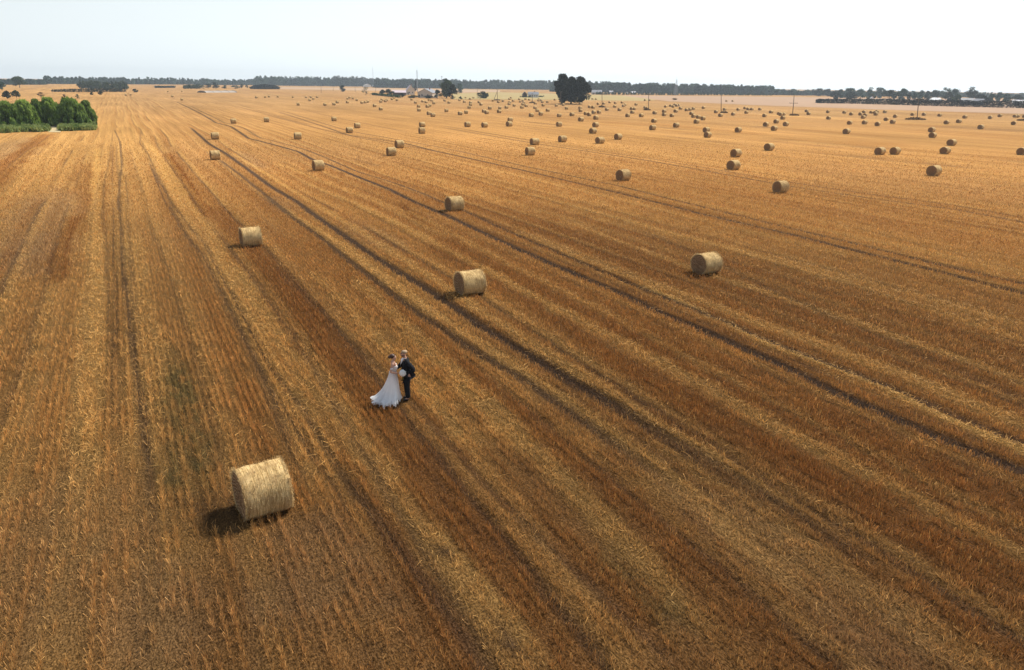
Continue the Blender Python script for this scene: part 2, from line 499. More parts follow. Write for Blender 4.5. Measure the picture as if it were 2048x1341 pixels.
def zones(u, v):
    """amount of bare track, pale straw, rust stubble, olive weeds, grey chaff at ground points"""
    r = {}
    wob = (fbm(u / 1.3, v / 1.3, 5) - .5)
    for key in ('track', 'pale', 'rust'):
        acc = np.zeros_like(u)
        for uu, vv, hw, st in ZONE[key]:
            L = max(uu[-1] - uu[0], 1e-3)
            pad = 2.6 * hw + .6
            i = np.nonzero((u > uu[0] - .06 * L - 1) & (u < uu[-1] + .06 * L + 1) & (v > vv.min() - pad) & (v < vv.max() + pad))[0]
            if not len(i): continue
            ui, vi = u[i], v[i]
            c = np.interp(ui, uu, vv)
            fade = sstep(-.06 * L - 1, 0.02 * L, ui - uu[0]) * sstep(-.06 * L - 1, 0.02 * L, uu[-1] - ui)
            jag = wob[i] * (0.10 if key == 'track' else 0.5)
            w = hw * (1.25 if key == 'track' else 0.75 + 0.7 * vnoise(ui / 4.0, vi * 0 + hw * 97, 3))
            d = np.abs(vi - c + jag) / w
            acc[i] = np.maximum(acc[i], (1 if key == 'track' else .85) * st * fade * (1 - sstep(.55, 1.25 if key == 'track' else 1.7, d)))
        r[key] = acc
    # edge of every header pass: a narrow line of shorter, darker stubble and a pale shoulder beside it
    f = ((v + (fbm(u / 40, v / 40, 91) - .5) * 1.6) / 1.95)
    cell = np.floor(f); f = f - cell
    am = _hash(cell, np.zeros_like(cell), 5) * sstep(.25, .6, fbm(u / 14, cell * 7.3, 93, 2))
    r['track'] = np.maximum(r['track'], .6 * am * (1 - sstep(.03, .10, np.abs(f - .5 + wob * .08))))
    r['pale'] = np.maximum(r['pale'], .28 * am * (1 - sstep(.07, .2, np.abs(f - .66 + wob * .15))))
    r['rust'] = np.maximum(r['rust'], .38 * am * (1 - sstep(.1, .3, np.abs(f - .25 + wob * .2))))
    for k in ('olive', 'grey', 'dark', 'umber'): r[k] = np.zeros_like(u)
    for (px, py), ru, rv, k, st in SPOTS:
        cu, cv = uv(at(px, py))
        d = np.sqrt(((u - cu) / ru) ** 2 + ((v - cv) / rv) ** 2) + wob * .9
        q = st * (1 - sstep(.45, 1.25, d))
        if k in ('olive', 'dark'): q = q * (.25 + .95 * sstep(.38, .62, fbm(u / .45, v / .14, 83, 2)))
        r[k] = np.maximum(r[k], np.clip(q, 0, 1))
    return r


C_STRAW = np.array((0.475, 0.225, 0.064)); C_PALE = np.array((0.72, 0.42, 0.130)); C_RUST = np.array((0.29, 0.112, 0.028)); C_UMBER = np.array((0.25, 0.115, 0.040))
C_SOIL = np.array((0.10, 0.064, 0.044)); C_GREY = np.array((0.38, 0.225, 0.108)); C_OLIVE = np.array((0.20, 0.150, 0.055)); C_DARK = np.array((0.09, 0.055, 0.033))


TAN_U, TAN_V = uv(at(np.array([640., 500., 430., 360., 330.]), np.array([1100., 760., 600., 430., 300.])))


def lerp(a, b, t):
    return a * (1 - t[:, None]) + b * t[:, None]


def field_colour(u, v, z):
    """straw colour of the field, with sunlit distance, corner shading and bale shadow painted in"""
    n = len(u)
    warp = (fbm(u / 60, v / 60, 41) - .5) * 3.0
    b1 = fbm((v + warp) / 1.7, u / 45, 21, 3)            # header-wide bands along the rows
    b2 = fbm((v + warp) / 6.5, u / 120, 31, 2)
    drift = fbm(u / 55, v / 28, 51, 3)
    k = np.clip((b1 - .5) * 2.2 + (b2 - .5) * 1.6, -1, 1)
    rad = np.hypot(u, v)
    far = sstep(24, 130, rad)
    k = k * (1 - .6 * sstep(60, 220, rad))
    c = np.repeat(C_STRAW[None], n, 0)
    c = lerp(c, C_PALE, np.clip(k, 0, 1) * .55)
    c = lerp(c, C_RUST, np.clip(-k, 0, 1) * .65)
    c = lerp(c, C_GREY, sstep(.55, .8, drift) * .35)
    c = lerp(c, np.array((0.51, 0.275, 0.096)), far * .7)  # farther straw painted brighter, as sunlit tops seen at a grazing angle
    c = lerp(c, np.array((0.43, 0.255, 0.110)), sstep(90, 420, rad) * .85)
    vl = np.interp(u, TAN_U, TAN_V)                      # paler golden strip along the left
    c = lerp(c, np.array((0.60, 0.34, 0.112)), .65 * sstep(1.5, -3.0, v - vl) * (1 - .7 * sstep(60, 260, rad)))
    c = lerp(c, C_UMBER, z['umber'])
    c = lerp(c, C_GREY, z['grey'])
    c = lerp(c, C_RUST, z['rust'])
    c = lerp(c, C_PALE, z['pale'])
    c = lerp(c, C_OLIVE, z['olive'])
    c = lerp(c, C_SOIL, z['track'])
    c = lerp(c, C_DARK, z['dark'])
    return c


def build_field():
    def axis(lo, hi, step, far_lo, far_hi, g=1.13):
        a = list(np.arange(lo, hi, step)); s = step
        while a[-1] < far_hi: s *= g; a.append(a[-1] + s)
        s = step; b = [lo]
        while b[-1] > far_lo: s *= g; b.append(b[-1] - s)
        return np.array(b[1:][::-1] + a)
    uu = axis(0, 110, .55, -400, 6000, 1.07)
    vv = axis(-24, 80, .16, -6000, 6000, 1.075)
    Ug, Vg = np.meshgrid(uu, vv, indexing='ij')
    u = Ug.ravel(); v = Vg.ravel()
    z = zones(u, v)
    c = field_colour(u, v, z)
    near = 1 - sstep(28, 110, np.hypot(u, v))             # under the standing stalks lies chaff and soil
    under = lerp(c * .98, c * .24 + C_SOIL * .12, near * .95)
    h = (fbm(u / 9, v / 9, 61) - .5) * .10 * near + (fbm(u / .8, v / .5, 63) - .5) * .07 * near - .07 * z['track'] * near + .05 * z['pale'] * near
    p = xy(u, v)
    verts = np.column_stack([p, h])
    nu, nv_ = len(uu), len(vv)
    i = np.arange(nu * nv_).reshape(nu, nv_)
    faces = np.stack([i[:-1, :-1], i[1:, :-1], i[1:, 1:], i[:-1, 1:]], -1).reshape(-1, 4)[:, ::-1]
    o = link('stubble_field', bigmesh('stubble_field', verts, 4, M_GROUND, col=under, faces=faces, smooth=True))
    tag(o, 'harvested golden stubble field with dark wheel tracks', kind='structure')


build_field()


# ------------------------------------------------------------------ standing stubble and loose straw on the field (uncountable)
def blades(p, z0, h, w, yaw, lean, inv, col):
    """one upright triangle per tuft"""
    n = len(p)
    d = np.column_stack([np.cos(yaw), np.sin(yaw)])
    base = np.column_stack([p, z0])
    tip = np.column_stack([p + lean, z0 + h])
    off = np.column_stack([d * w[:, None] * .5, np.zeros(n)])
    a = np.where(inv[:, None], tip - off, base - off)
    b = np.where(inv[:, None], tip + off, base + off)
    c = np.where(inv[:, None], base, tip)
    return np.stack([a, b, c], 1).reshape(-1, 3), np.repeat(col, 3, 0)


COUPLE = at(806.0, 800.0)


def build_stubble():
    # distances drawn so that tufts thin out and widen with distance
    r0, r1, knee, dens = 7.0, 170.0, 19.0, 560.0
    az_half = R(43)
    rr = np.linspace(r0, r1, 2000)
    rho = dens * 1.3 * np.minimum(1, (knee / rr) ** 1.7) * (1 - sstep(60, 170, rr))
    cdf = np.cumsum(rho * rr * 2 * az_half) * (rr[1] - rr[0])
    n = int(cdf[-1])
    r = np.interp(rng.random(n) * cdf[-1], cdf, rr)
    az = (rng.random(n) * 2 - 1) * az_half
    p = np.column_stack([np.sin(az) * r, np.cos(az) * r])
    u, v = uv(p)
    row = .21
    vs_ = np.round(v / row) * row + rng.normal(0, .026, n)
    z = zones(u, v)
    snap = (r < 70) & (z['pale'] < .5)
    v = np.where(snap, vs_, v)
    gap = fbm(u / np.interp(r, [10, 30], [.24, .5]), v / .16, 71, 2)
    keep = (rng.random(n) > z['track'] * .93) & (rng.random(n) > z['dark'] * .8) & (gap + rng.normal(0, .085, n) > .40 + .095 * (1 - sstep(13, 30, r)))
    pk = xy(u, v) - COUPLE
    keep &= ~((((pk[:, 0] + .34) / .66) ** 2 + ((pk[:, 1] + .25) / .62) ** 2) < 1)      # trodden flat under the dress train
    u, v, r = u[keep], v[keep], r[keep]
    z = {k: q[keep] for k, q in z.items()}
    n = len(u)
    p = xy(u, v)
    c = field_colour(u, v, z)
    tone = np.clip(rng.normal(1.06, .32, n), .38, 2.0)
    tone *= .62 + .76 * fbm(u / .24, v / .11, 77, 2)
    c = c * tone[:, None]
    mixp = (rng.random(n) < .07)
    c = np.where(mixp[:, None], c * .45 + C_PALE * .6, c)
    wid = .0125 * np.maximum(1, r / knee) ** .85 * rng.uniform(.7, 1.5, n)
    h = rng.uniform(.10, .20, n) * (1 - .45 * z['pale']) * (1 - .4 * z['track']) * (1 + .15 * z['rust'])
    lean = rng.normal(0, .045, (n, 2)) * (1 + 1.5 * z['pale'])[:, None]
    vt, ct = blades(p, np.full(n, -.03), h + .03, wid, rng.uniform(0, math.pi, n), lean, rng.random(n) < .55, c)
    o = link('stubble', bigmesh('stubble', vt, 3, M_STALK, col=ct))
    tag(o, 'cut straw stubble standing in rows over the field', kind='stuff')

    # loose straw: long thin pieces lying along the pale lines
    n = 420000
    r = 7 + (75 - 7) * rng.random(n) ** .75
    az = (rng.random(n) * 2 - 1) * az_half
    p = np.column_stack([np.sin(az) * r, np.cos(az) * r])
    u, v = uv(p); z = zones(u, v)
    keep = rng.random(n) < (.03 * sstep(14, 24, r) + .6 * z['pale'] * (.35 + .65 * sstep(12, 26, r))) * (1 - .8 * z['track']) * (1 - .6 * z['rust'])
    p, r, u, v = p[keep], r[keep], u[keep], v[keep]
    z = {k: q[keep] for k, q in z.items()}
    n = len(p)
    L = rng.uniform(.12, .38, n); th = rng.uniform(0, 2 * math.pi, n)
    d = np.column_stack([np.cos(th), np.sin(th)])
    zz = rng.uniform(.02, .16, n)
    a = np.column_stack([p, zz]); b = np.column_stack([p + d * L[:, None], zz + rng.normal(0, .05, n)])
    w = .0042 * np.maximum(1, r / 14) ** 1.0
    s = np.column_stack([-d[:, 1] * w, d[:, 0] * w, rng.normal(0, .004, n)])
    c = field_colour(u, v, z) * .6 + C_PALE * .4
    c = c * np.clip(rng.normal(1, .2, n), .5, 1.6)[:, None]
    vt = np.stack([a - s, a + s, b], 1).reshape(-1, 3)
    o = link('loose_straw', bigmesh('loose_straw', vt, 3, M_STALK, col=np.repeat(c, 3, 0)))
    tag(o, 'loose pale straw lying between the stubble rows', kind='stuff')


build_stubble()

# ------------------------------------------------------------------ far fields beyond the stubble
def sheet(name, pts, mat, z, label):
    p = [at(*q) for q in pts]
    me = pymesh(name, [(a[0], a[1], z) for a in p], [tuple(range(len(p)))], mat)
    me.polygons[0].flip() if me.polygons[0].normal.z < 0 else None
    tag(link(name, me), label, kind='structure')


M_FAR = noisy('far_pink_stubble', (0.36, 0.235, 0.135), (0.44, 0.29, 0.17), scale=0.02, stretch=(1, 4, 1))
M_PAST = noisy('dry_pasture', (0.29, 0.225, 0.085), (0.40, 0.29, 0.12), scale=0.03, stretch=(1, 3, 1))
M_PINK = noisy('ploughed_pink', (0.31, 0.195, 0.118), (0.41, 0.26, 0.155), scale=0.03, stretch=(1, 6, 1))
M_TURF = noisy('green_turf', (0.07, 0.12, 0.03), (0.30, 0.28, 0.10), scale=0.5)
M_SAND = noisy('sandy_gap', (0.45, 0.36, 0.20), (0.52, 0.42, 0.25), scale=0.6)
sheet('far_field', [(560,174.5),(1000,180.5),(1000,184.5),(905,186.5),(860,184),(700,181),(560,179)], M_FAR, .04, 'pale pink far stubble field before the forest')
sheet('pasture', [(905,187.5),(1000,185),(1240,191.5),(1330,199),(1290,202.5),(1100,200),(905,199)], M_PAST, .05, 'dry yellow green pasture round the white house')
sheet('ploughed_field', [(1240,191.2),(1640,195.2),(2300,203),(2300,238),(2048,228.5),(1750,219.5),(1500,210.5),(1335,203)], M_PINK, .06, 'greyish pink field in front of the dark hedge')
sheet('verge', [(-60,264),(0,266),(30,265.5),(52,263.5),(75,264),(92,262),(100,258),(124,258),(126,262),(140,262.5),(158,260.5),(172,260),(184,256),(188,250),(60,245),(-60,247)], M_TURF, .03, 'rough grass verge under the willow clump')
sheet('path', [(97,265),(121,265.3),(125,251),(104,250)], M_SAND, .05, 'sandy gap leading into the willow clump')

# ------------------------------------------------------------------ trees
L_OAK = leaf_mat('oak_leaves', (0.010, 0.013, 0.009), (0.030, 0.036, 0.020), .15)
L_FAR = leaf_mat('far_leaves', (0.014, 0.036, 0.027), (0.080, 0.140, 0.090), .25)
L_DARK = leaf_mat('dark_leaves', (0.012, 0.020, 0.014), (0.040, 0.055, 0.028), .2)
L_MID = leaf_mat('green_leaves', (0.025, 0.045, 0.018), (0.075, 0.105, 0.040), .25)
L_WIL = leaf_mat('willow_leaves', (0.14, 0.23, 0.04), (0.42, 0.54, 0.13), .5)
L_WILD = leaf_mat('dark_willow_leaves', (0.08, 0.14, 0.03), (0.30, 0.42, 0.10), .5)
L_GRASS = leaf_mat('verge_grass', (0.06, 0.12, 0.025), (0.30, 0.34, 0.11), .3)
L_WEED = leaf_mat('dry_weeds', (0.10, 0.062, 0.032), (0.30, 0.19, 0.09), .2)
L_PALE = leaf_mat('pale_leaves', (0.06, 0.075, 0.035), (0.16, 0.17, 0.085), .25)
M_BARK = noisy('bark', (0.05, 0.036, 0.024), (0.10, 0.075, 0.05), scale=6, bump=.6)


def cards(pts, size, g, upright=0.0, aspect=1.0):
    """one small leaf-clump quad per point"""
    n = len(pts)
    a = g.normal(size=(n, 3)); a[:, 2] += upright * 4; a /= np.linalg.norm(a, axis=1)[:, None]
    b = np.cross(a, g.normal(size=(n, 3))); b /= np.linalg.norm(b, axis=1)[:, None]
    s = size * g.uniform(.6, 1.35, n)[:, None] * .5
    A, B = a * s * aspect, b * s
    return np.stack([pts - A, pts - B * .8, pts + A, pts + B * .8], 1).reshape(-1, 3)


def crown_points(g, h0, h1, w, d, nlobe, n, shape='round', lobe=.36, zs=1.0):
    H = h1 - h0
    out = []
    cs = []
    for k in range(nlobe):
        t = g.random() ** .8
        if shape == 'round': prof = math.sin(math.pi * min(1, max(.06, .12 + t * .82))) ** .75
        elif shape == 'cone': prof = max(.10, 1.02 - t)
        elif shape == 'broom': prof = .62 + .38 * t if t < .75 else 1.0 - (t - .75) * 1.6
        elif shape == 'dome': prof = max(.16, math.sqrt(max(0, 1 - (.97 * t) ** 2.0)))
        else: prof = 1.0
        ang = g.random() * 2 * math.pi
        rr = math.sqrt(g.random()) * max(0, prof - lobe * .6)
        cs.append((math.cos(ang) * rr * w / 2, math.sin(ang) * rr * d / 2, h0 + t * H, lobe * (0.6 + .6 * g.random())))
    per = max(4, n // nlobe)
    tone = []
    for cx, cy, cz, rl in cs:
        v = g.normal(size=(per, 3)); v /= np.linalg.norm(v, axis=1)[:, None]
        v *= (g.random(per) ** .4)[:, None]
        q = np.column_stack([cx + v[:, 0] * rl * w / 2, cy + v[:, 1] * rl * d / 2, cz + v[:, 2] * rl * min(H, w) * .5 * zs])
        q[:, 2] = np.clip(q[:, 2], h0 * .55, None)
        out.append(q); tone.append(np.clip(g.normal(.12 + .62 * g.random(), .20, per), 0, 1))
    P = np.concatenate(out); T = np.concatenate(tone)
    top = P[:, 2].max()
    P[:, 2] = h0 * .8 + (P[:, 2] - h0 * .8) * (h1 - h0 * .8) / (top - h0 * .8)
    return P, T


def tree(name, label, cat, x, yb, yt, w, mat, shape='round', n=900, leaf=.6, trunk=.22, seed=0, group=None, depth=1.0, nlobe=22, lobe=.36, stems=1, upright=0, aspect=1.0, zs=1.0):
    g = np.random.default_rng(1000 + seed + int(x * 7))
    p, h, wm = size_at(x, yb, yt, w)
    root = empty(name, (p[0], p[1], 0), g.random() * .6 - .3)
    tag(root, label, cat, group)
    h0 = h * trunk
    P, T = crown_points(g, h0, h, wm, wm * depth, nlobe, n, shape, lobe, zs)
    V = cards(P, leaf, g, upright, aspect)
    link('crown', bigmesh('crown', V, 4, mat, tone=np.repeat(T, 4)), root)
    m = MB()
    for s in range(stems):
        ox = (s - (stems - 1) / 2) * wm * .22; r0 = max(.10, h * .028)
        m.tube([(ox * .6, 0, -.1), (ox * .8, .05 * h * (g.random() - .5), h0 * .9), (ox + .1 * wm * (g.random() - .5), 0, h0 + (h - h0) * .4), (ox, 0, h0 + (h - h0) * .75)], [r0 * 1.25, r0, r0 * .6, r0 * .15], 7)
        for k in range(4):
            a = g.random() * 6.28; z0 = h0 * (.8 + .5 * k / 4) + .1 * (h - h0)
            m.tube([(ox, 0, z0), (ox + math.cos(a) * wm * .16, math.sin(a) * wm * .16, z0 + h * .14), (ox + math.cos(a) * wm * .32, math.sin(a) * wm * .32, z0 + h * .22)], [r0 * .5, r0 * .35, r0 * .1], 5)
    m.build('trunk', M_BARK, root, True)
    return root


def bush(name, label, cat, x, yb, yt, w, mat, n=500, leaf=.4, seed=0, group=None, depth=.8, nlobe=14):
    return tree(name, label, cat, x, yb, yt, w, mat, 'round', n, leaf, .08, seed, group, depth, nlobe, .42)


# three oaks that grow together in the open field
OG = 'three dark oaks growing together in the field'
tree('oak_tree', 'tallest dark oak at the left of the clump, ragged top', 'tree', 1124, 209, 147.5, 37, L_OAK, n=9000, leaf=.75, trunk=.10, seed=1, group=OG, nlobe=52, lobe=.34)
tree('oak_tree', 'narrower dark oak in the middle of the clump', 'tree', 1142, 207.5, 153.5, 38, L_OAK, n=8000, leaf=.75, trunk=.13, seed=2, group=OG, nlobe=40, lobe=.34)
tree('oak_tree', 'broad dark oak at the right of the clump', 'tree', 1160, 209, 153, 48, L_OAK, n=10000, leaf=.75, trunk=.13, seed=3, group=OG, nlobe=56, lobe=.33)

# willow clump on the left
WG = 'willows standing on the verge'
for (x, yb, yt, w, mt, lab, sd_) in [
        (18, 257, 203, 52, L_WILD, 'dark green bushy willow cut by the picture edge', 1),
        (52, 256, 201, 46, L_WIL, 'bright green feathery willow second from the picture edge', 2),
        (79, 253, 200, 22, L_WILD, 'small dark willow squeezed between two light green ones', 3),
        (104, 252, 196, 46, L_WIL, 'light green broom shaped willow above the sandy gap', 4),
        (146, 254, 195, 56, L_WILD, 'largest dark willow with wispy tips, near the end of the clump', 5),
        (178, 251, 203, 28, L_WILD, 'low dark willow at the field end of the clump', 6)]:
    tree('willow', lab, 'willow', x, yb, yt, w * 1.32, mt, 'dome', n=13000, leaf=.36, trunk=.06, seed=sd_, group=WG, nlobe=150, lobe=.14, stems=3, upright=.8, aspect=2.4, depth=.8, zs=2.3)

# grass and ground cover on the verge
g = np.random.default_rng(3)
q = np.concatenate([np.column_stack([g.uniform(-40, 96, 2600), g.uniform(255.5, 267, 2600)]), np.column_stack([g.uniform(122, 188, 2600), g.uniform(250, 262.5, 2600)])])
q = q[(q[:, 1] < 268 - .030 * np.maximum(0, q[:, 0]) - 3.5 * fbm(q[:, 0] / 12, q[:, 0] * 0, 4)) & ~((q[:, 0] > 96) & (q[:, 0] < 122))]
pp = at(q[:, 0], q[:, 1]); nn = len(pp)
P = np.repeat(np.column_stack([pp, np.zeros(nn)]), 5, 0) + np.column_stack([g.normal(0, .25, (nn * 5, 2)), g.uniform(.05, .75, nn * 5)])
T = np.clip(np.repeat(fbm(q[:, 0] / 9, q[:, 1] / 3, 9), 5) * 1.6 - .15 + g.normal(0, .15, nn * 5), 0, 1)
tag(link('verge_grass', bigmesh('verge_grass', cards(P, .42, g, .6, 1.6), 4, L_GRASS, tone=np.repeat(T, 4))), 'rough green grass at the foot of the willows', kind='stuff')

# single bushes and trees in the middle distance
for a in [
    ('tree', 'round green tree with pale trunk behind the willow clump', 'tree', 40, 176, 153, 34, L_MID, 1500, 1.1),
    ('tree', 'dark tree at the picture edge beside the round tree', 'tree', 4, 181, 164, 22, L_FAR, 700, 1.1),
    ('tree', 'dark rounded tree standing at the near end of the left wood', 'tree', 96, 170, 151.5, 22, L_FAR, 700, 1.6)]:
    tree(*a[:8], n=a[8], leaf=a[9], trunk=.18, seed=9)
for a in [
    ('bush', 'dark bush above the willows near the picture edge', 'bush', 15, 198.5, 182, 18, L_DARK, 700, .55),
    ('bush', 'dark green bush beside another above the willows', 'bush', 33, 197, 180.5, 18, L_MID, 700, .55),
    ('bush', 'thin brownish bush standing just above the willow tops', 'bush', 82, 196, 184.5, 20, L_WEED, 260, .4),
    ('bush', 'small brown bush behind the tallest willow', 'bush', 129, 196, 189, 9, L_WEED, 200, .35),
    ('bush', 'slim pale bush rising behind the dark willow', 'bush', 156, 198, 188.5, 9, L_PALE, 200, .35),
    ('bush', 'dark pyramid shaped heap bush below the left hedge', 'bush', 184, 190.5, 184.5, 9, L_DARK, 200, .6),
    ('bush', 'wider dark heap bush below the left hedge', 'bush', 201, 190, 183.5, 12, L_DARK, 220, .6),
    ('bush', 'dark bush at the end of the left hedge', 'bush', 271, 185, 178.5, 14, L_DARK, 260, .8),
    ('bush', 'tall dark bush at the near end of the left centre hedge', 'bush', 431, 178.5, 164.5, 18, L_DARK, 600, .9),
    ('bush', 'pale green bush beside the white tunnel', 'bush', 405, 177.5, 170, 14, L_PALE, 300, .9),
    ('bush', 'low dark bush left of the white tunnel roofline', 'bush', 417, 178, 167.5, 16, L_DARK, 400, .9),
    ('bush', 'grey green bush in the gap of the centre hedge', 'bush', 449, 178, 170.5, 12, L_MID, 300, .9),
    ('bush', 'wide low bush right of the gap in the hedge', 'bush', 471, 177.5, 171, 22, L_MID, 500, .9),
    ('bush', 'taller bush at the hedge end before the dark mound', 'bush', 483.5, 177, 168.5, 12, L_DARK, 300, .9),
    ('bush', 'tiny bush standing between hedge and dark mound', 'bush', 494, 176.8, 169.5, 6, L_MID, 160, .9),
    ('bush', 'round dark bush alone in the pale field', 'bush', 685, 183.8, 171, 17, L_DARK, 900, .7),
    ('bush', 'round dark bush beside a pole right of the farm', 'bush', 966, 197.3, 182.8, 29, L_DARK, 1500, .6),
    ('bush', 'small round bush at the field edge right of the farm', 'bush', 921, 199, 193.5, 8, L_MID, 260, .5),
    ('bush', 'round dark bush beside the brown farm shed', 'bush', 778, 192.5, 178.5, 24, L_DARK, 1000, .6),
    ('bush', 'dark bush touching the round one by the shed', 'bush', 765, 191.5, 180, 18, L_DARK, 800, .6),
    ('bush', 'low bush in front of the shed and the gable barn', 'bush', 805, 195.5, 187.5, 10, L_DARK, 400, .5),
    ('bush', 'low spreading bush left of the farm bushes', 'bush', 748, 191, 186, 18, L_MID, 400, .5),
    ('bush', 'wide dark bush before the gable barn', 'bush', 826, 197, 190.5, 28, L_DARK, 700, .5),
    ('bush', 'low dark bush before the white gable wall', 'bush', 858, 197.5, 191.5, 32, L_DARK, 700, .5),
    ('bush', 'dark bush right of the gable barn', 'bush', 875, 198, 180, 18, L_DARK, 700, .6),
    ('bush', 'low dark patch of bushes in the pale field under the lattice tower', 'bush', 1349, 200.3, 197.2, 14, L_WEED, 300, .6)]:
    bush(*a[:8], n=a[8], leaf=a[9], seed=31)
tree('bare_tree', 'thin bare looking tree left of the farm', 'tree', 732, 191, 174.5, 20, L_PALE, n=300, leaf=.5, trunk=.2, seed=4, nlobe=14)
tree('farm_tree', 'tall green tree beside the farm pole', 'tree', 893, 197, 157.5, 36, L_MID, n=3200, leaf=.8, trunk=.14, seed=5, nlobe=34)
tree('farm_tree', 'lower dark tree under the tall farm tree', 'tree', 905, 198.5, 168, 24, L_DARK, n=2000, leaf=.7, trunk=.05, seed=6, nlobe=26)
tree('farm_tree', 'paler tree at the right end of the farm', 'tree', 919, 187, 166.5, 20, L_FAR, n=1000, leaf=.9, trunk=.12, seed=7)
tree('conifer', 'slim dark conifer between the pink roof and the mast', 'tree', 831, 183, 161, 10, L_OAK, 'cone', n=900, leaf=.7, trunk=.05, seed=8)
tree('conifer', 'tall dark tree before the forest left of the farm', 'tree', 766, 173, 155.5, 9, L_DARK, 'round', n=700, leaf=1.2, trunk=.05, seed=9)
tree('tree', 'smaller dark tree beside the tall one before the forest', 'tree', 753, 173, 160, 6, L_DARK, 'cone', n=400, leaf=1.2, trunk=.05, seed=10)

# trees behind the long hedge on the right
RG = 'trees along the farms behind the long hedge'
RT = [(1528,190.5,171,30,L_FAR,'large rounded bluish tree at the end of the forest'),(1553,191,178.5,16,L_FAR,'low tree next to the large rounded one'),
      (1584,191.5,178,20,L_MID,'dark tree standing behind the crossarm pole'),(1606,191.5,183,20,L_DARK,'low dark bushy tree right of the crossarm pole'),
      (1636,193,177,28,L_DARK,'broad dark tree before the start of the long hedge'),(1655,193.5,178,24,L_DARK,'dark tree touching the broad one'),
      (1670,198.5,184,20,L_DARK,'small dark tree at the near end of the hedge'),(1680,197,179,18,L_FAR,'bluish tree behind the small dark one'),
      (1696,197,176.5,27,L_FAR,'tall bluish tree behind the first hedge bushes'),(1702,200,184,26,L_DARK,'wide dark tree close behind the hedge'),
      (1721,197,178,22,L_FAR,'bluish tree between two tall ones'),(1739,197,175,20,L_FAR,'tall round topped bluish tree'),
      (1743,201,188,16,L_PALE,'pale bushy tree by the tiny white gable'),(1759,197,175,20,L_FAR,'second tall round topped bluish tree'),
      (1779,202,180,36,L_DARK,'wide dark many stemmed tree left of the leaning pole'),(1803,201,177.5,18,L_FAR,'tall tree at the right of the many stemmed one'),
      (1817,201,186,10,L_DARK,'narrow dark tree left of the leaning pole'),(1827,201,185.5,14,L_FAR,'low bluish tree just left of the leaning pole top'),
      (1840,201,181,14,L_FAR,'round tree behind the leaning pole top'),(1853,202,182.5,12,L_DARK,'slim dark tree left of the white hip roof'),
      (1868,200,180.5,20,L_DARK,'dark tree directly behind the white hip roof'),(1891,200,175.5,25,L_FAR,'big pale blue tree right of the white hip roof'),
      (1896,203,185,18,L_DARK,'dark tree below the big pale blue one'),(1908,201,177.5,20,L_FAR,'rounded tree right of the big pale blue one'),
      (1914,206,190,22,L_MID,'green bushy tree left of the grey sheds'),(1939,203,173.5,26,L_DARK,'tallest dark tree behind the grey sheds'),
      (1958,205,188,20,L_DARK,'low dark tree right of the grey sheds'),(1967,207,192,18,L_OAK,'blackish tree beside the shed wall'),(1981,206,188.5,14,L_MID,'wispy tree right of the blackish one'),
      (1996,204,184.5,17,L_FAR,'rounded tree second from the far end'),(2012,205,187.5,20,L_FAR,'bluish tree before the last white roof'),
      (2032,206,190.5,26,L_DARK,'dark tree behind the last white roof'),(2050,207,196,20,L_FAR,'tree cut by the picture edge behind the hedge')]
for k, (x, yb, yt, w, mt, lab) in enumerate(RT):
    tree('roadside_tree', lab, 'tree', x, yb, yt, w * 1.2, mt, n=1500, leaf=1.15, trunk=.10, seed=60 + k, group=RG, nlobe=20, depth=.8)


# far woods that read as one mass
def wood(name, label, x0, x1, yb0, yb1, yt0, yt1, ntree, mat, leaf=1.6, seed=0, per=400, rows=3, var=.38):
    g = np.random.default_rng(seed)
    Ps, Ts = [], []
    for k in range(ntree):
        t = (k + g.random()) / ntree
        x = x0 + (x1 - x0) * t
        yb = yb0 + (yb1 - yb0) * t; yt = yt0 + (yt1 - yt0) * t
        p, h, w1 = size_at(x, yb, yt, 1.0)
        back = 1 + .10 * (k % rows) / max(1, rows)
        h = h * (1.12 - var * g.random()) * (1 + .03 * (k % rows))
        wt = h * g.uniform(.55, .95)
        q, tn = crown_points(g, h * .03, h, wt, wt, 9, per, 'round' if g.random() < .6 else 'cone', .45)
        ne = per // 3                                     # leafy understorey closes the gaps between the stems
        q = np.concatenate([q, np.column_stack([g.uniform(-.6, .6, ne) * wt, g.uniform(-.4, .4, ne) * wt, g.random(ne) * h * .62])])
        tn = np.concatenate([tn, np.clip(g.normal(.35, .25, ne), 0, 1)])
        q[:, 0] += p[0] * back; q[:, 1] += p[1] * back
        Ps.append(q); Ts.append(np.clip(tn + g.normal(0, .25), 0, 1))
    P = np.concatenate(Ps); T = np.concatenate(Ts)
    tag(link(name, bigmesh(name, cards(P, leaf * 1.1, g), 4, mat, tone=np.repeat(T, 4))), label, kind='stuff')


wood('forest', 'dark far wood along the horizon on the left', 88, 425, 168.5, 170, 154.5, 158, 110, L_FAR, 1.8, 1)
wood('forest', 'low far trees at the picture edge left', -30, 90, 170, 170, 159.5, 159.5, 40, L_FAR, 1.8, 8)
wood('forest', 'dark trees before the left wood', 162, 256, 178, 178.5, 163, 165, 26, L_MID, 1.2, 2, 240)
wood('forest', 'distant wood left of centre', 395, 530, 170.5, 171, 160.5, 159.5, 60, L_FAR, 2.0, 3)
wood('forest', 'bluish forest left of the farm', 512, 670, 171.5, 173, 153.5, 156.5, 90, L_FAR, 1.8, 4)
wood('forest', 'darker wood in front of the bluish forest', 664, 762, 173.2, 174, 152.5, 157.5, 55, L_DARK, 1.6, 5)
wood('forest', 'long forest behind the farm', 750, 1120, 176, 180.5, 158.5, 163.5, 210, L_FAR, 1.8, 6)
wood('forest', 'long forest right of the oaks', 1105, 1545, 184, 190.5, 163.5, 173.5, 280, L_FAR, 1.7, 7)
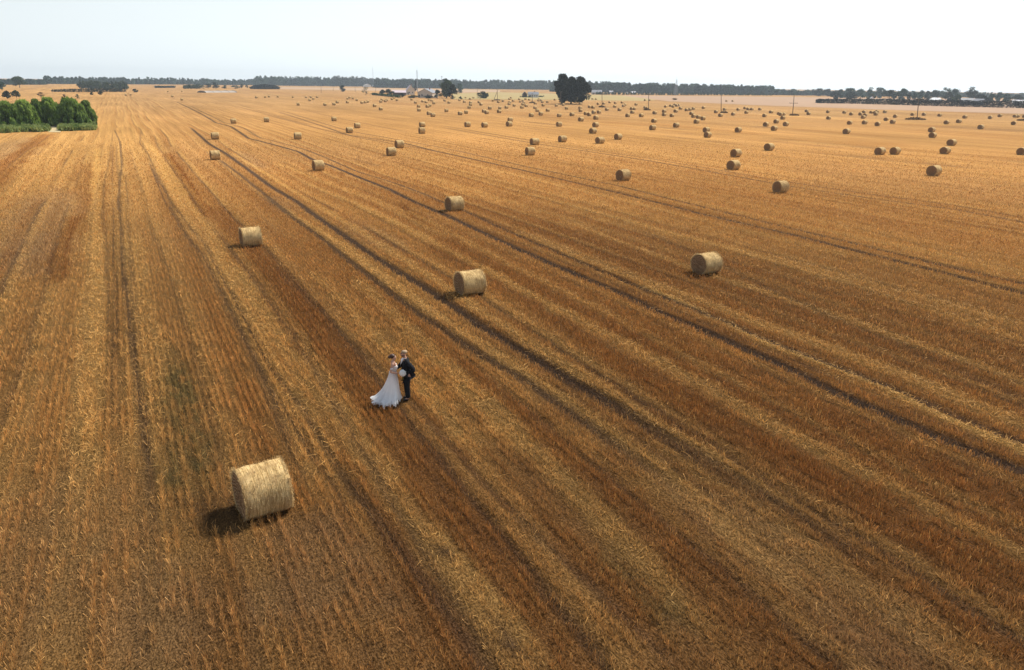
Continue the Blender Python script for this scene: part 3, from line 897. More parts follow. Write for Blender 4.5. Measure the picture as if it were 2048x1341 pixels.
wood('forest', 'sparse far trees behind the long hedge', 1540, 2090, 190.5, 197, 180, 188, 190, L_FAR, 1.7, 9)
wood('undergrowth', 'low bushes along the forest foot', 1190, 1545, 189.6, 191.6, 184.5, 186, 80, L_MID, 1.3, 10, 70, 1, .5)


# hedges: leafy walls with a top that wavers
def hedge(name, label, pts, mat, depth=2.0, dens=26, leaf=.6, seed=0, cat='hedge', dome=False):
    g = np.random.default_rng(seed)
    segs = [size_at(x, yb, yt, 1)[:2] for x, yb, yt in pts]
    P = []
    for (a, ha), (b, hb) in zip(segs[:-1], segs[1:]):
        L = float(np.linalg.norm(b - a)); n = int(L * max(ha, hb) * dens / 1.3)
        t = g.random(n); hh = (ha + (hb - ha) * t) * (.98 + .22 * vnoise(t * L / 3.0, t * 0, seed))
        nrm = np.array([-(b - a)[1], (b - a)[0]]) / max(L, 1e-6)
        q = a + (b - a) * t[:, None] + nrm * (g.normal(0, .3, n) * depth)[:, None]
        P.append(np.column_stack([q, hh * g.random(n) ** .8]))
    P = np.concatenate(P); base = segs[0][0]
    P[:, 0] -= base[0]; P[:, 1] -= base[1]
    root = empty(name, (base[0], base[1], 0)); tag(root, label, cat)
    T = np.clip(g.normal(.35, .22, len(P)), 0, 1)
    link('foliage', bigmesh('foliage', cards(P, leaf, g), 4, mat, tone=np.repeat(T, 4)), root)
    m = MB()
    for (a, ha), (b, hb) in zip(segs[:-1], segs[1:]):
        for k in range(6):
            c = a + (b - a) * (k + .5) / 6 - base
            m.tube([(c[0], c[1], -.05), (c[0] + .1, c[1], ha * .6)], [.12, .03], 5)
    tag(m.build('stems', M_BARK, root), kind='stuff')


hedge('hedge', 'long clipped dark hedge crossing the right of the field', [(1634,206,200),(1640,207,199),(1700,208,198.5),(1780,210,199.5),(1860,212.5,200.5),(1940,214.5,202.5),(2048,217,203.5),(2130,219,205)], L_OAK, 2.2, 30, .75, 1)
hedge('hedge', 'dark mound shaped hedge in the far left centre', [(503,178,175),(512,178.6,171.5),(528,179,170),(545,179,170.8),(557,178.8,174.5)], L_OAK, 4, 30, .9, 2)
hedge('hedge', 'long low dark hedge above the willows', [(104,184,180.5),(140,184.5,179),(180,184.5,178.5),(251,184,178)], L_DARK, 3, 20, .8, 3)
hedge('hedge', 'short hedge in the far pale field on the left', [(311,176.5,172.5),(349,176,172.8)], L_DARK, 3, 20, 1.0, 4)
hedge('hedge', 'loose far hedge left of the white tunnel', [(368,178,172),(400,178,170.5)], L_MID, 3, 20, 1.0, 5)
hedge('hedge', 'low garden hedge left of the farm on green grass', [(745,190.5,187.5),(780,194,189.5),(800,196,191)], L_MID, 2, 16, .6, 6)
hedge('hedge', 'low hedge round the white house', [(1040,195,192),(1060,195.5,193),(1087,194.5,192)], L_MID, 2, 14, .6, 7)

# ------------------------------------------------------------------ farm buildings
def paint(name, c, r=.7): return noisy(name, tuple(k * .86 for k in c), c, scale=1.2, rough=r)
M_WHITE = paint('white_render', (.74, .73, .70)); M_CREAM = paint('cream_render', (.62, .54, .44)); M_BROWN = paint('brown_boards', (.10, .065, .05))
M_PINKR = paint('pink_metal_roof', (.62, .52, .55), .5); M_GREYR = paint('grey_roof', (.26, .27, .30), .6); M_WHITER = paint('white_metal_roof', (.80, .80, .82), .5)
M_BRNR = paint('brown_roof', (.22, .13, .09)); M_GLASS = noisy('dark_glass', (.02, .025, .03), (.04, .05, .06), rough=.15, spec=.5); M_BRICK = paint('chimney_brick', (.30, .14, .09)); M_DOOR = paint('door_paint', (.12, .09, .07))


def house(name, label, x, yb, yt, wpx, wall, roof, yaw=0, gable=False, dep=None, eave=.55, nwin=3, hip=False, chimney=True, cat='house'):
    p, h, w = size_at(x, yb, yt, wpx)
    dep = dep or w * .7
    root = empty(name, (p[0], p[1], 0), yaw - math.atan2(p[0], p[1]))
    tag(root, label, cat)
    e = h * eave; hw, hd = w / 2, dep / 2
    m = MB(); m.box(-hw, hw, 0, dep, 0, e)
    if gable:     # ridge runs away from the viewer, gable wall faces us
        m.add([(-hw, 0, e), (hw, 0, e), (0, 0, h - .12), (-hw, dep, e), (hw, dep, e), (0, dep, h - .12)], [(0, 1, 2), (4, 3, 5), (0, 2, 5, 3), (1, 4, 5, 2)])
    elif not hip:
        m.add([(-hw, 0, e), (-hw, dep, e), (-hw, hd, h - .12), (hw, 0, e), (hw, dep, e), (hw, hd, h - .12)], [(0, 2, 1), (3, 4, 5), (0, 3, 5, 2), (1, 2, 5, 4)])
    m.build('wall', wall, root)
    o = .35; t = .14
    m = MB()
    if gable:
        for s in (-1, 1):
            a = [(0, -o, h), (s * (hw + o), -o, e - .12), (s * (hw + o), dep + o, e - .12), (0, dep + o, h)]
            m.add(a + [(q[0], q[1], q[2] + t) for q in a], [(0, 1, 2, 3), (4, 7, 6, 5), (0, 4, 5, 1), (1, 5, 6, 2), (2, 6, 7, 3), (3, 7, 4, 0)])
    elif hip:
        a = [(-hw - o, -o, e), (hw + o, -o, e), (hw + o, dep + o, e), (-hw - o, dep + o, e), (-hw * .5, hd, h), (hw * .5, hd, h)]
        m.add(a, [(0, 1, 5, 4), (1, 2, 5), (2, 3, 4, 5), (3, 0, 4), (3, 2, 1, 0)])
    else:
        for s in (0, 1):
            y0 = -o if s == 0 else dep + o
            a = [(-hw - o, y0, e - .12), (hw + o, y0, e - .12), (hw + o, hd, h), (-hw - o, hd, h)]
            m.add(a + [(q[0], q[1], q[2] + t) for q in a], [(0, 1, 2, 3), (4, 7, 6, 5), (0, 4, 5, 1), (1, 5, 6, 2), (2, 6, 7, 3), (3, 7, 4, 0)])
    rf = m.build('roof', roof, root)
    if chimney:
        MB().box(hw * .2, hw * .2 + .6, hd - .3, hd + .3, h * .85, h + .8).build('chimney', M_BRICK, rf)
    wh = min(1.3, e * .45)
    for k in range(nwin):
        cx = -hw + w * (k + .75) / (nwin + .5)
        wd = MB().box(cx - .55, cx + .55, -.06, .02, e * .35, e * .35 + wh).build('window', M_WHITE, root)
        MB().box(cx - .45, cx + .45, -.075, -.05, e * .35 + .1, e * .35 + wh - .1).build('pane', M_GLASS, wd)
    if nwin:
        cx = -hw + w * .06 + .6
        MB().box(cx - .5, cx + .5, -.07, .02, 0.01, min(2.1, e * .8)).build('door', M_DOOR, root)
    return root


house('farmhouse', 'farmhouse with steep pale pink roof behind the shed', 822, 190, 171, 16, M_CREAM, M_PINKR, .25, True, eave=.45, nwin=2)
house('barn', 'cream gable barn with grey roof at the farm', 850, 196, 178, 31, M_CREAM, M_GREYR, -.35, True, dep=13, eave=.55, nwin=2)
house('shed', 'long low brown boarded shed left of the farmhouse', 799, 191.5, 181.5, 26, M_BROWN, M_PINKR, .05, False, dep=7, eave=.6, nwin=0, chimney=False, cat='shed')
house('house', 'small white house before the wood left of the farm', 735, 174.2, 168.3, 14, M_WHITE, M_WHITER, .1, True, nwin=2)
house('house', 'tiny white house beside the slim dark tree', 749, 174.3, 170, 7, M_WHITE, M_WHITER, 0, False, nwin=1)
house('house', 'white house with dark roof left of the oaks', 1067, 195.5, 184.5, 20, M_WHITE, M_GREYR, .1, False, nwin=4)
house('shed', 'dark shed at the end of the white house', 1049.5, 195.2, 184, 9, M_BROWN, M_GREYR, .1, True, nwin=0, chimney=False, cat='shed')
house('house', 'grey roofed house right of the oaks', 1194, 189.5, 180.5, 20, M_CREAM, M_GREYR, .15, False, eave=.45, nwin=3)
house('house', 'low white house right of the grey roofed one', 1222, 187.5, 182, 7, M_WHITE, M_WHITER, 0, False, nwin=1)
house('house', 'tiny white cottage before the forest', 1254, 188.7, 184, 5, M_WHITE, M_GREYR, 0, True, nwin=1)
house('house', 'white cottage with pale roof left of the far pole', 1267, 189, 183.5, 9, M_WHITE, M_WHITER, .1, False, nwin=2)
house('house', 'house with white hip roof behind the long hedge', 1871, 207, 195.5, 24, M_CREAM, M_WHITER, .1, False, eave=.48, hip=True, nwin=2)
house('shed', 'low brown roofed shed behind the hedge by the leaning pole', 1834, 206, 198.5, 32, M_BROWN, M_BRNR, 0, False, dep=8, nwin=0, chimney=False, cat='shed')
house('shed', 'long grey roofed farm shed behind the hedge', 1935, 210, 197, 22, M_BROWN, M_GREYR, .2, False, dep=9, eave=.5, nwin=0, chimney=False, cat='shed')
house('shed', 'second grey shed roof joining the long one', 1953, 211, 198, 16, M_BROWN, M_GREYR, -.3, False, dep=8, eave=.45, nwin=0, chimney=False, cat='shed')
house('house', 'house with white roof at the picture edge behind the hedge', 2036, 211, 200.5, 22, M_CREAM, M_WHITER, 0, False, eave=.5, nwin=2)
house('house', 'tiny white gable among trees behind the hedge', 1743.5, 203, 194, 7, M_WHITE, M_WHITER, .2, True, nwin=1)

# long white growing tunnel on the left
M_TARP = paint('weathered_film', (.36, .32, .28))
p0, h_, _ = size_at(412, 186, 182.2, 1); p1, _, _ = size_at(474, 185.5, 180, 1)
tn = empty('growing_tunnel', (p0[0], p0[1], 0)); tag(tn, 'long low white growing tunnel below the centre hedge', 'tunnel')
d = p1 - p0; L_ = float(np.linalg.norm(d)); d /= L_; nr = np.array([-d[1], d[0]])
vv_, ff_ = [], []
for i in range(13):
    for k in range(9):
        a = math.pi * k / 8
        q = d * L_ * i / 12 + nr * (4.5 - math.cos(a) * 4.5)
        vv_.append((q[0], q[1], math.sin(a) * h_))
for i in range(12):
    for k in range(8): ff_.append((i * 9 + k, i * 9 + k + 1, (i + 1) * 9 + k + 1, (i + 1) * 9 + k))
ff_ += [tuple(range(9)), tuple(12 * 9 + k for k in range(9))[::-1]]
link('cover', pymesh('cover', vv_, ff_, M_TARP, True), tn)
for i in range(0, 13, 3):
    c = d * L_ * i / 12
    MB().tube([(c[0] + nr[0] * (4.5 - math.cos(a) * 4.6), c[1] + nr[1] * (4.5 - math.cos(a) * 4.6), math.sin(a) * (h_ + .08)) for a in np.linspace(0, math.pi, 9)], [.12] * 9, 5).build('hoop', M_GREYR, tn)

# ------------------------------------------------------------------ poles and masts
M_WOOD = noisy('pole_wood', (.10, .075, .055), (.17, .13, .10), scale=4, stretch=(4, 4, .5)); M_STEEL = noisy('galvanised_steel', (.30, .32, .34), (.42, .44, .46), scale=3, rough=.5); M_CERAM = noisy('ceramic', (.5, .48, .45), (.6, .58, .55))
PG = 'power poles crossing the field'


def pole(label, xb, yb, xt, yt, arm=False, brace=False, rad=.15):
    p, h, _ = size_at(xb, yb, yt, 1)
    q = CM.T @ np.array([p[0], p[1], h - CAM_H])                    # where a plumb pole would end; the rest is real lean
    sc = size_at(xb, yb, yt, xt - (W0 / 2 - FPX * q[0] / q[2]))[2]
    root = empty('power_pole', (p[0], p[1], 0), -math.atan2(p[0], p[1])); tag(root, label, 'pole', PG)
    top = (sc, 0, h)
    MB().tube([(0, 0, -.3), (sc * .5, 0, h * .5), top], [rad, rad * .9, rad * .7], 8).build('post', M_WOOD, root, True)
    zc = h * (.62 if arm else .97)
    ca = MB().box(sc * zc / h - (1.6 if arm else .7), sc * zc / h + (1.6 if arm else .7), -.07 - rad, -rad + .05, zc - .07, zc + .07).build('crossarm', M_WOOD, root)
    for k in (-1, 0, 1):
        cx = sc * zc / h + k * (1.4 if arm else .6)
        MB().tube([(cx, -rad, zc + .07), (cx, -rad, zc + .16), (cx, -rad, zc + .3)], [.04, .07, .05], 6).build('insulator', M_CERAM, ca)
    if brace:
        MB().tube([(-2.6, 0, -.2), (sc * .9, 0, h * .85)], [.15, .12], 7).build('brace', M_WOOD, root, True)


pole('thin pole in front of the white house', 1064.8, 206.5, 1064.5, 187)
pole('pole standing before the leftmost oak', 1121.8, 210.5, 1121.3, 184)
pole('pole in the field right of the oaks, before the grey roofed house', 1204.3, 215.5, 1204, 187)
pole('pole in weeds, second to the right of the oaks', 1297.3, 221, 1297.3, 188.5)
pole('pole midway between the oaks and the long hedge', 1442.3, 226.5, 1442.6, 189.5)
pole('slightly leaning pole with a low crossarm', 1585, 232, 1588.5, 191, arm=True)
pole('leaning brown pole in a large weed patch before the hedge', 1834, 240, 1838.2, 197.5)
pole('small far pole in the pale field left of the round bush', 642.3, 186, 642, 172.5)
pole('braced double pole right of the round bush', 995, 201.5, 994.5, 179.5, brace=True)
pole('pole touching the round bush right of the farm', 954.5, 197.3, 954.5, 177)
pole('tall pole among the farm trees', 884, 196, 883.5, 152.5)
pole('short far pole left of the farm hedge', 751.5, 184, 751.5, 174)
pole('short far pole right of the lone round bush', 710.3, 184, 710.3, 175)
pole('short far pole left of the lone round bush', 666.5, 182, 666.5, 174)


def mast(label, x, yb, yt, wbase, wtop, guyed=False):
    p, h, _ = size_at(x, yb, yt, 1)
    root = empty('lattice_mast', (p[0], p[1], 0), .4); tag(root, label, 'mast')
    m = MB(); n = 10
    for sx, sy in ((-1, -1), (1, -1), (1, 1), (-1, 1)):
        leg_ = MB().tube([(sx * wbase, sy * wbase, 0), (sx * wtop, sy * wtop, h * .86)], [.10, .07], 5)
        leg_.build('leg', M_STEEL, root)
    for k in range(n):
        z0, z1 = h * .86 * k / n, h * .86 * (k + 1) / n
        w0, w1 = wbase + (wtop - wbase) * k / n, wbase + (wtop - wbase) * (k + 1) / n
        c = [(-1, -1), (1, -1), (1, 1), (-1, 1)]
        for i in range(4):
            a, b = c[i], c[(i + 1) % 4]
            m.tube([(a[0] * w0, a[1] * w0, z0), (b[0] * w1, b[1] * w1, z1)], [.05, .05], 4)
            m.tube([(b[0] * w0, b[1] * w0, z0), (a[0] * w1, a[1] * w1, z1)], [.05, .05], 4)
    m.build('bracing', M_STEEL, root)
    MB().tube([(0, 0, h * .84), (0, 0, h)], [.10, .05], 6).build('antenna', M_STEEL, root)


mast('tall thin pale mast rising behind the farmhouse', 835, 184, 134, .35, .3)
mast('very thin far mast above the dark wood', 747, 174, 131, .3, .2)
mast('grey lattice tower before the forest right of the oaks', 1351, 191, 154, 2.0, .5)

# weeds left uncut round the pole feet
for k, (x, y, w, h_, lab) in enumerate([(1065,206.5,18,.7,'weeds round the thin pole before the white house'),(1204,215.2,18,.8,'weeds round the pole right of the oaks'),(1294,221,20,.6,'weeds round the second pole right of the oaks'),
        (1448,226.5,20,.6,'weeds beside the pole midway to the hedge'),(1588,231.5,26,.5,'weeds round the crossarm pole'),(1831,240,54,.9,'large brown weed patch round the leaning pole'),
        (994,201.3,18,.7,'weeds round the braced double pole'),(1140,209.5,60,.5,'dark weeds under the oaks'),(2048,242,40,.6,'brown weed patch at the picture edge before the hedge'),(1120,234,14,.2,'thin weeds in the field')][:9]):
    g = np.random.default_rng(200 + k)
    p, _, wm = size_at(x, y, y - 2, w * .75)
    n = 320
    a = g.random(n) * 6.283; rr = np.sqrt(g.random(n))
    hh = h_ * (1 - rr ** 2 * .8)
    P = np.column_stack([p[0] + np.cos(a) * rr * wm / 2, p[1] + np.sin(a) * rr * wm * .22, hh * g.random(n)])
    tag(link('weeds', bigmesh('weeds', cards(P, .5, g, .5, 1.5), 4, L_WEED, tone=np.repeat(g.random(n), 4))), lab, kind='stuff')

# ------------------------------------------------------------------ round straw bales
BR, BW = .66, 1.22
AXIS = math.atan2(VD[1], VD[0])


def bale_parts(seed, n=44, nx=12):
    g = np.random.default_rng(seed)
    xs = np.concatenate([[-BW / 2 + .012, -BW / 2], np.linspace(-BW / 2 + .035, BW / 2 - .035, nx), [BW / 2, BW / 2 - .012]])
    rs = np.concatenate([[.90, .965], np.full(nx, 1.0), [.965, .90]])
    th = np.arange(n) * 2 * math.pi / n
    sag = 1 + .02 * math.sin(seed)
    V = []
    for i, (x, r) in enumerate(zip(xs, rs)):
        nzr = 1 + (fbm(th * 2.2 + seed * 9, np.full(n, x * 4.0), seed, 2) - .5) * .085 + (0.012 * np.sin(x * 9 + seed))
        y = np.cos(th) * BR * r * nzr * sag; z = BR + np.sin(th) * BR * r * nzr / sag
        z = np.maximum(z, .075 + .03 * np.abs(y)) - .08
        V.append(np.column_stack([np.full(n, x) + (g.normal(0, .008, n) if i in (1, len(xs) - 2) else 0), y, z]))
    V = np.concatenate(V); m = len(xs)
    F = [(i * n + k, i * n + (k + 1) % n, (i + 1) * n + (k + 1) % n, (i + 1) * n + k) for i in range(m - 1) for k in range(n)]
    F = [f[::-1] for f in F]
    ends = []
    for s, i in ((-1, 0), (1, m - 1)):
        ring = V[i * n:(i + 1) * n]
        c = ring.mean(0)
        vv = [ring.copy()]
        for q in (.75, .5, .25):
            rr = c + (ring - c) * q
            rr[:, 0] += s * (.015 + g.normal(0, .012, n)) * (1 + .6 * (1 - q)); vv.append(rr)
        vv = np.concatenate(vv + [c[None] + [[s * .03, 0, 0]]])
        ff = [(j * n + k, j * n + (k + 1) % n, (j + 1) * n + (k + 1) % n, (j + 1) * n + k) for j in range(3) for k in range(n)]
        ff += [(3 * n + k, 3 * n + (k + 1) % n, 4 * n) for k in range(n)]
        if s > 0: ff = [f[::-1] for f in ff]
        ends.append((vv, [f[::-1] for f in ff]))
    return V, F, ends


def bale_fringe(seed, n):
    g = np.random.default_rng(seed)
    th = g.random(n) * 6.283
    edge = g.random(n) < .55
    x = np.where(edge, np.sign(g.random(n) - .5) * (BW / 2 - g.random(n) * .05), g.uniform(-BW / 2, BW / 2, n))
    nr = np.column_stack([np.zeros(n), np.cos(th), np.sin(th)])
    p = nr * (BR * .985); p[:, 0] = x; p[:, 2] += BR - .05
    p[:, 2] = np.maximum(p[:, 2], .02)
    tang = np.column_stack([g.normal(0, .6, n), -np.sin(th), np.cos(th)])
    d = tang * (g.random(n) - .5)[:, None] * 2 + nr * g.uniform(.1, .55, n)[:, None]
    d[:, 0] += np.sign(x) * edge * g.uniform(0, .5, n)
    d /= np.linalg.norm(d, axis=1)[:, None]
    tip = p + d * g.uniform(.03, .11, n)[:, None]; tip[:, 2] = np.maximum(tip[:, 2], 0)
    w = np.cross(d, g.normal(size=(n, 3))); w = w / np.linalg.norm(w, axis=1)[:, None] * .0065
    c = np.repeat(np.array((.62, .44, .21))[None], n, 0) * np.clip(g.normal(.9, .25, n), .4, 1.4)[:, None]
    return np.stack([p - w, p + w, tip], 1).reshape(-1, 3), np.repeat(c, 3, 0)


VARI = []
for k in range(4):
    V, F, ends = bale_parts(11 + k)
    VARI.append((pymesh('straw_roll', V, F, M_NET, True), [pymesh('end_face', v, f, M_END, True) for v, f in ends]))
FRINGE = [bigmesh('stray_straw', *[(a) for a in (bale_fringe(50 + k, 2600)[0],)], 3, M_STALK, col=bale_fringe(50 + k, 2600)[1]) for k in range(2)]
SMALL = []
for k in range(4):
    V, F, ends = bale_parts(21 + k, 24, 4)
    Va, Fa, mi = [tuple(q) for q in V], list(F), [0] * len(F)
    for v, f in ends:
        b = len(Va); Va += [tuple(q) for q in v]; Fa += [tuple(i + b for i in q) for q in f]; mi += [1] * len(f)
    SMALL.append(pymesh('round_bale', Va, Fa, [M_NET, M_END], True, mi))

NEAR = [  # x, y of the foot, turn in degrees from the usual lie, label
    (530,1030,6,'largest round straw bale, alone in the near left of the field'),
    (940,590,0,'large round bale beside the dark wheel track, middle of the field'),
    (1411,548,-3,'large round bale with dark end, alone right of the middle'),
    (503,493,2,'bale with deep shadow standing in rust brown stubble'),
    (909,422,3,'bale sitting on the wheel track behind the middle one'),
    (1560,386,-4,'bale with broad dark end, nearest towards the right side'),
    (1246,362,0,'bale alone near the double track, right of the centre'),
    (1866,352,-3,'bale with dark end nearest the right picture edge'),
    (1466,340,0,'lower one of two bales one behind the other, right of centre'),
    (1471,314.5,0,'upper one of two bales one behind the other, right of centre'),
    (637,342,3,'bale close under the curving wheel track, left of centre'),
    (431,320,4,'bale at the start of the dark twin tracks on the left'),
    (783,312,0,'lower one of a close pair of bales, centre left'),
    (799,296.5,2,'upper one of a close pair of bales, centre left'),
    (1060,311,-2,'lower one of two bales at the centre of the field'),
    (1069,290.5,0,'upper one of two bales at the centre of the field'),
    (1759,310,-3,'left bale of two side by side on the right'),
    (1789,309.5,-2,'right bale of two side by side on the right'),
    (1889,308.3,-2,'lower of two bales before the leaning pole'),
    (1902,291.6,-4,'upper of two bales before the leaning pole'),
    (2042,310,-2,'bale cut by the right picture edge'),
    (1537.5,301.5,0,'single bale above the two stacked in line, right of centre'),
]
FARB = [(512.8,197.2),(530.5,196.4),(538,195.3),(555.5,195.6),(585.5,196.4),(612.2,196.7),(621.6,196.2),(626.6,200),(634.4,196.4),(619.5,202.8),(596.4,211.7),(650,212),(668,211.2),(674.7,207),(695,199.5),(699.5,197.5),(705.8,198.8),(713.6,202.5),(695,207),(467.5,247.7),(533.6,244.8),(668.3,242.8),(431,279.2),(596,279.2),(699.2,266.4),(714.8,256.9),
 (345,195),(364,201.5),(252,192),(261.5,191.5),(364,184),(336,185),
 (723.9,208),(730.8,207.3),(735.8,206),(749.4,214.4),(761.4,205.8),(764,202),(770.8,204.7),(773.4,202.5),(784,200.6),(787.5,198),(793.9,202.8),(761.6,221.2),(823,201.3),(831,207.7),(837.5,215.6),(838,223.4),(845.5,205.2),(852.2,206.9),(857.5,202),(863.4,203.4),(867.8,208.9),(854.8,215.9),(859.7,213.9),(893,224.8),(889.7,203.6),(898,207.8),(919,202.6),(928.9,206),(931,197.2),(940,200),(947,197.6),(941,207.8),(941,212.5),(938.4,217.8),(958,206.9),(962,211.6),(920.3,230.8),(932.2,228),(968,225.8),(858,230.5),(866,234.4),(844.5,254.7),(843.8,267.8),(935,254.5),(969,255.5),
 (985.5,203.4),(996.9,206.6),(1005.8,204.2),(979.7,219.5),(973.4,228.8),(999.7,219.5),(998.4,226.4),(1012.8,217.7),(1018,210.5),(1019.5,207.3),(1018.8,200.3),(1021.9,197.7),(1026.3,204),(1028.4,213.6),(1038.6,200.6),(1040.3,205.6),(1045.6,203.8),(1051,200.3),(1058.6,201.6),(1045.6,211.4),(1047.7,208),(1052.3,214.5),(1043.8,217.7),(1070,218.6),(1074.5,224.5),(1070.6,209.4),(1062.5,234.4),(1081.6,231.6),(1077,203.4),(1078,200.6),(1082.5,202.8),(1084.4,206.6),(1094.5,206.4),(1086.4,213.3),(1095.3,223.8),(1109.7,201.6),(1112.5,213.6),(1126.3,212.2),(1132.8,219.5),(1118.3,234.7),(1143.9,232.8),(1160.2,219),(1161,224.5),(1161.7,243.4),(1160.5,210),(1163.3,206),(1171.9,230.8),(1178.4,232.7),(1179,216.7),(1186,217.8),(1187.2,228),(1197.7,227.8),(1191.6,239.8),(1196,210.3),(1207.5,209.7),(1213.6,222.2),(1219.2,206.9),(1230.5,208.3),(1244,207.5),(1246.6,214.5),(1250,212.3),(1229.4,215.8),(1238.8,222.5),(1263,220.6),(1268,220.6),(1264.4,227.7),(1255.2,234.8),(1190.8,255),(1185.6,267.5),(1236,279.7),(1199.5,287.5),(1124.7,284.7),(1118,253.6),(1020.5,244.5),(1018.3,253.4),(1185,199.8),(1192,200.3),
 (1271.9,211.6),(1290,217.8),(1294.4,220),(1282.3,234.7),(1309.2,229),(1289.7,202.3),(1299,202.3),(1328,226),(1328,232.7),(1343.6,234.7),(1351.3,225.6),(1307.7,245.8),(1305,260.8),(1351.9,255.6),(1330.8,215.8),(1341,214),(1346,216),(1349.5,212),(1353,213.6),(1356.9,212.8),(1360.8,219.5),(1372.7,222.8),(1379.5,221.9),(1386.3,220),(1406.6,218.4),(1382.7,230.3),(1386.7,236),(1396.4,237.8),(1405.8,241),(1392.5,247.7),(1412.3,265.2),(1414.8,275.6),(1431.6,226.9),(1440.6,234.2),(1449,221.6),(1466,231.6),(1476,265.3),(1475.8,221.9),(1489.4,218.9),(1492.5,228),(1496,221),(1503,221),(1519.4,221),(1541.7,227.2),(1528.6,234.8),(1531.3,253.4),(1452.7,204),(1465,204),
 (1547.7,261.9),(1552,247.3),(1557.8,230.5),(1561.3,232.3),(1567,231.9),(1565.3,239.7),(1571,252.8),(1612.8,225),(1616.7,230.6),(1655.5,226.7),(1656.6,239.7),(1688.3,227.8),(1701.9,231.3),(1720.3,231.6),(1727.3,226.9),(1725.8,238),(1730,233.6),(1742.2,227.7),(1750,228),(1753.4,225.8),(1751,231.6),(1769.2,226.6),(1771.6,242.3),(1789.8,236),(1784.8,248),(1698.8,249.7),(1728.6,249.2),(1754.2,252.8),(1692.2,268.4),
 (1824.5,232),(1847.2,232),(1878.8,233.7),(1929,237.6),(1979.6,238.5),(1999,234.8),(2029.4,235.6),(2034.5,235.6),(2047.6,235.9),(1892.2,249),(1917,246.5),(1960.6,259),(2026.2,250.4),(1862.5,265),(1864.2,275.9)]
SECT = [(400,'left of the white tunnel'),(480,'below the white tunnel'),(600,'below the dark mound hedge'),(655,'below the bluish forest and its small pole'),(720,'below the lone round bush'),(800,'below the bushes beside the brown shed'),(870,'in front of the gable barn'),(950,'in front of the tall farm trees'),(1034,'below the braced double pole'),(1100,'in front of the white house'),(1168,'in front of the three oaks'),(1212,'below the grey roofed house right of the oaks'),(1280,'right of the weedy pole beside the oaks'),(1330,'around the second pole right of the oaks'),(1412,'below the lattice tower'),(1480,'around the pole midway to the hedge'),(1605,'around the crossarm pole'),(1715,'below the near end of the hedge'),(1800,'left of the leaning pole'),(1870,'around the leaning pole'),(1965,'below the grey sheds'),(9999,'below the white roof by the picture edge')]
ORD = 'nearest,second nearest,third nearest,fourth nearest,fifth nearest,sixth nearest,seventh nearest,eighth nearest,ninth nearest,tenth nearest,eleventh nearest,twelfth nearest,thirteenth nearest,fourteenth nearest,fifteenth nearest,sixteenth nearest,seventeenth nearest,eighteenth nearest,nineteenth nearest,twentieth nearest,twenty-first nearest,twenty-second nearest,twenty-third nearest,twenty-fourth nearest,twenty-fifth nearest'.split(',')
BG = 'round straw bales scattered over the field'
brng = np.random.default_rng(77)


def put_bale(x, y, turn, label, big, k):
    p = at(x, y)
    d = p / np.linalg.norm(p)
    p = p + d * (BR * .45 if big else .4)                 # the foot seen is the near edge of the roll
    rz = AXIS + R(turn + (8 if x > 1150 else 0)) + brng.normal(0, R(2.0 if big else 7))
    if big:
        o = empty('round_bale', (p[0], p[1], 0), rz)
        roll, ends = VARI[k % 4]
        link('straw_roll', roll, o)
        for e in ends: link('end_face', e, o)
        if y > 360: link('stray_straw', FRINGE[k % 2], o)
    else:
        o = link('round_bale', SMALL[k % 4], None, (p[0], p[1], 0)); o.rotation_euler = (0, 0, rz)
    s = 1 + brng.normal(0, .025); sag = brng.random() * .07
    o.scale = (s * (1 + brng.normal(0, .025)), s * (1 + sag * .6), s * (1 - sag))
    tag(o, label.replace('bale,', 'straw bale,') if label.startswith('bale,') else label, 'bale', BG)


for k, (x, y, t, lab) in enumerate(NEAR): put_bale(x, y, t, lab, True, k)
by = {}
for x, y in FARB:
    by.setdefault(next(i for i, q in enumerate(SECT) if x < q[0]), []).append((y, x))
k = 0
for i, lst in by.items():
    for j, (y, x) in enumerate(sorted(lst, reverse=True)):
        put_bale(x, y, 0, 'bale, %s small one %s' % (ORD[j], SECT[i][1]), y > 262, k)
        k += 1

# ------------------------------------------------------------------ the couple
M_SKIN = noisy('skin', (.50, .27, .18), (.58, .33, .23), scale=8, rough=.55, spec=.3)
M_DRESS = noisy('white_tulle', (.93, .93, .92), (.95, .95, .94), scale=14, rough=.9)
for mm in (M_DRESS, ):
    nt = mm.node_tree; bs = nt.nodes['Principled BSDF']
    tr = N(nt, 'ShaderNodeBsdfTranslucent'); tr.inputs['Color'].default_value = (.96, .95, .94, 1)
    mx = N(nt, 'ShaderNodeMixShader'); mx.inputs[0].default_value = .5
    nt.links.new(bs.outputs[0], mx.inputs[1]); nt.links.new(tr.outputs[0], mx.inputs[2]); nt.links.new(mx.outputs[0], nt.nodes['Material Output'].inputs['Surface'])
M_SUIT = noisy('black_wool', (.010, .011, .013), (.018, .019, .022), scale=20, rough=.85)
M_SHIRT = noisy('white_shirt', (.78, .78, .78), (.82, .82, .82), scale=6)
M_BHAIR = noisy('brown_hair', (.035, .016, .010), (.085, .040, .024), scale=30, rough=.5, spec=.4)
M_GHAIR = noisy('fair_hair', (.34, .24, .15), (.44, .32, .21), scale=30, rough=.6)
M_BEARD = noisy('short_beard', (.11, .065, .045), (.17, .10, .07), scale=40)
M_EYE = noisy('eye', (.02, .015, .012), (.03, .02, .02), rough=.3)
M_LIP = noisy('lip', (.36, .12, .10), (.42, .15, .13))
M_ROSE = noisy('white_rose', (.84, .82, .76), (.93, .91, .86), scale=25)
M_STEM = noisy('flower_stem', (.06, .10, .03), (.10, .15, .05), scale=20)
M_SHOE = noisy('black_leather', (.012, .011, .010), (.02, .018, .016), rough=.4, spec=.4)


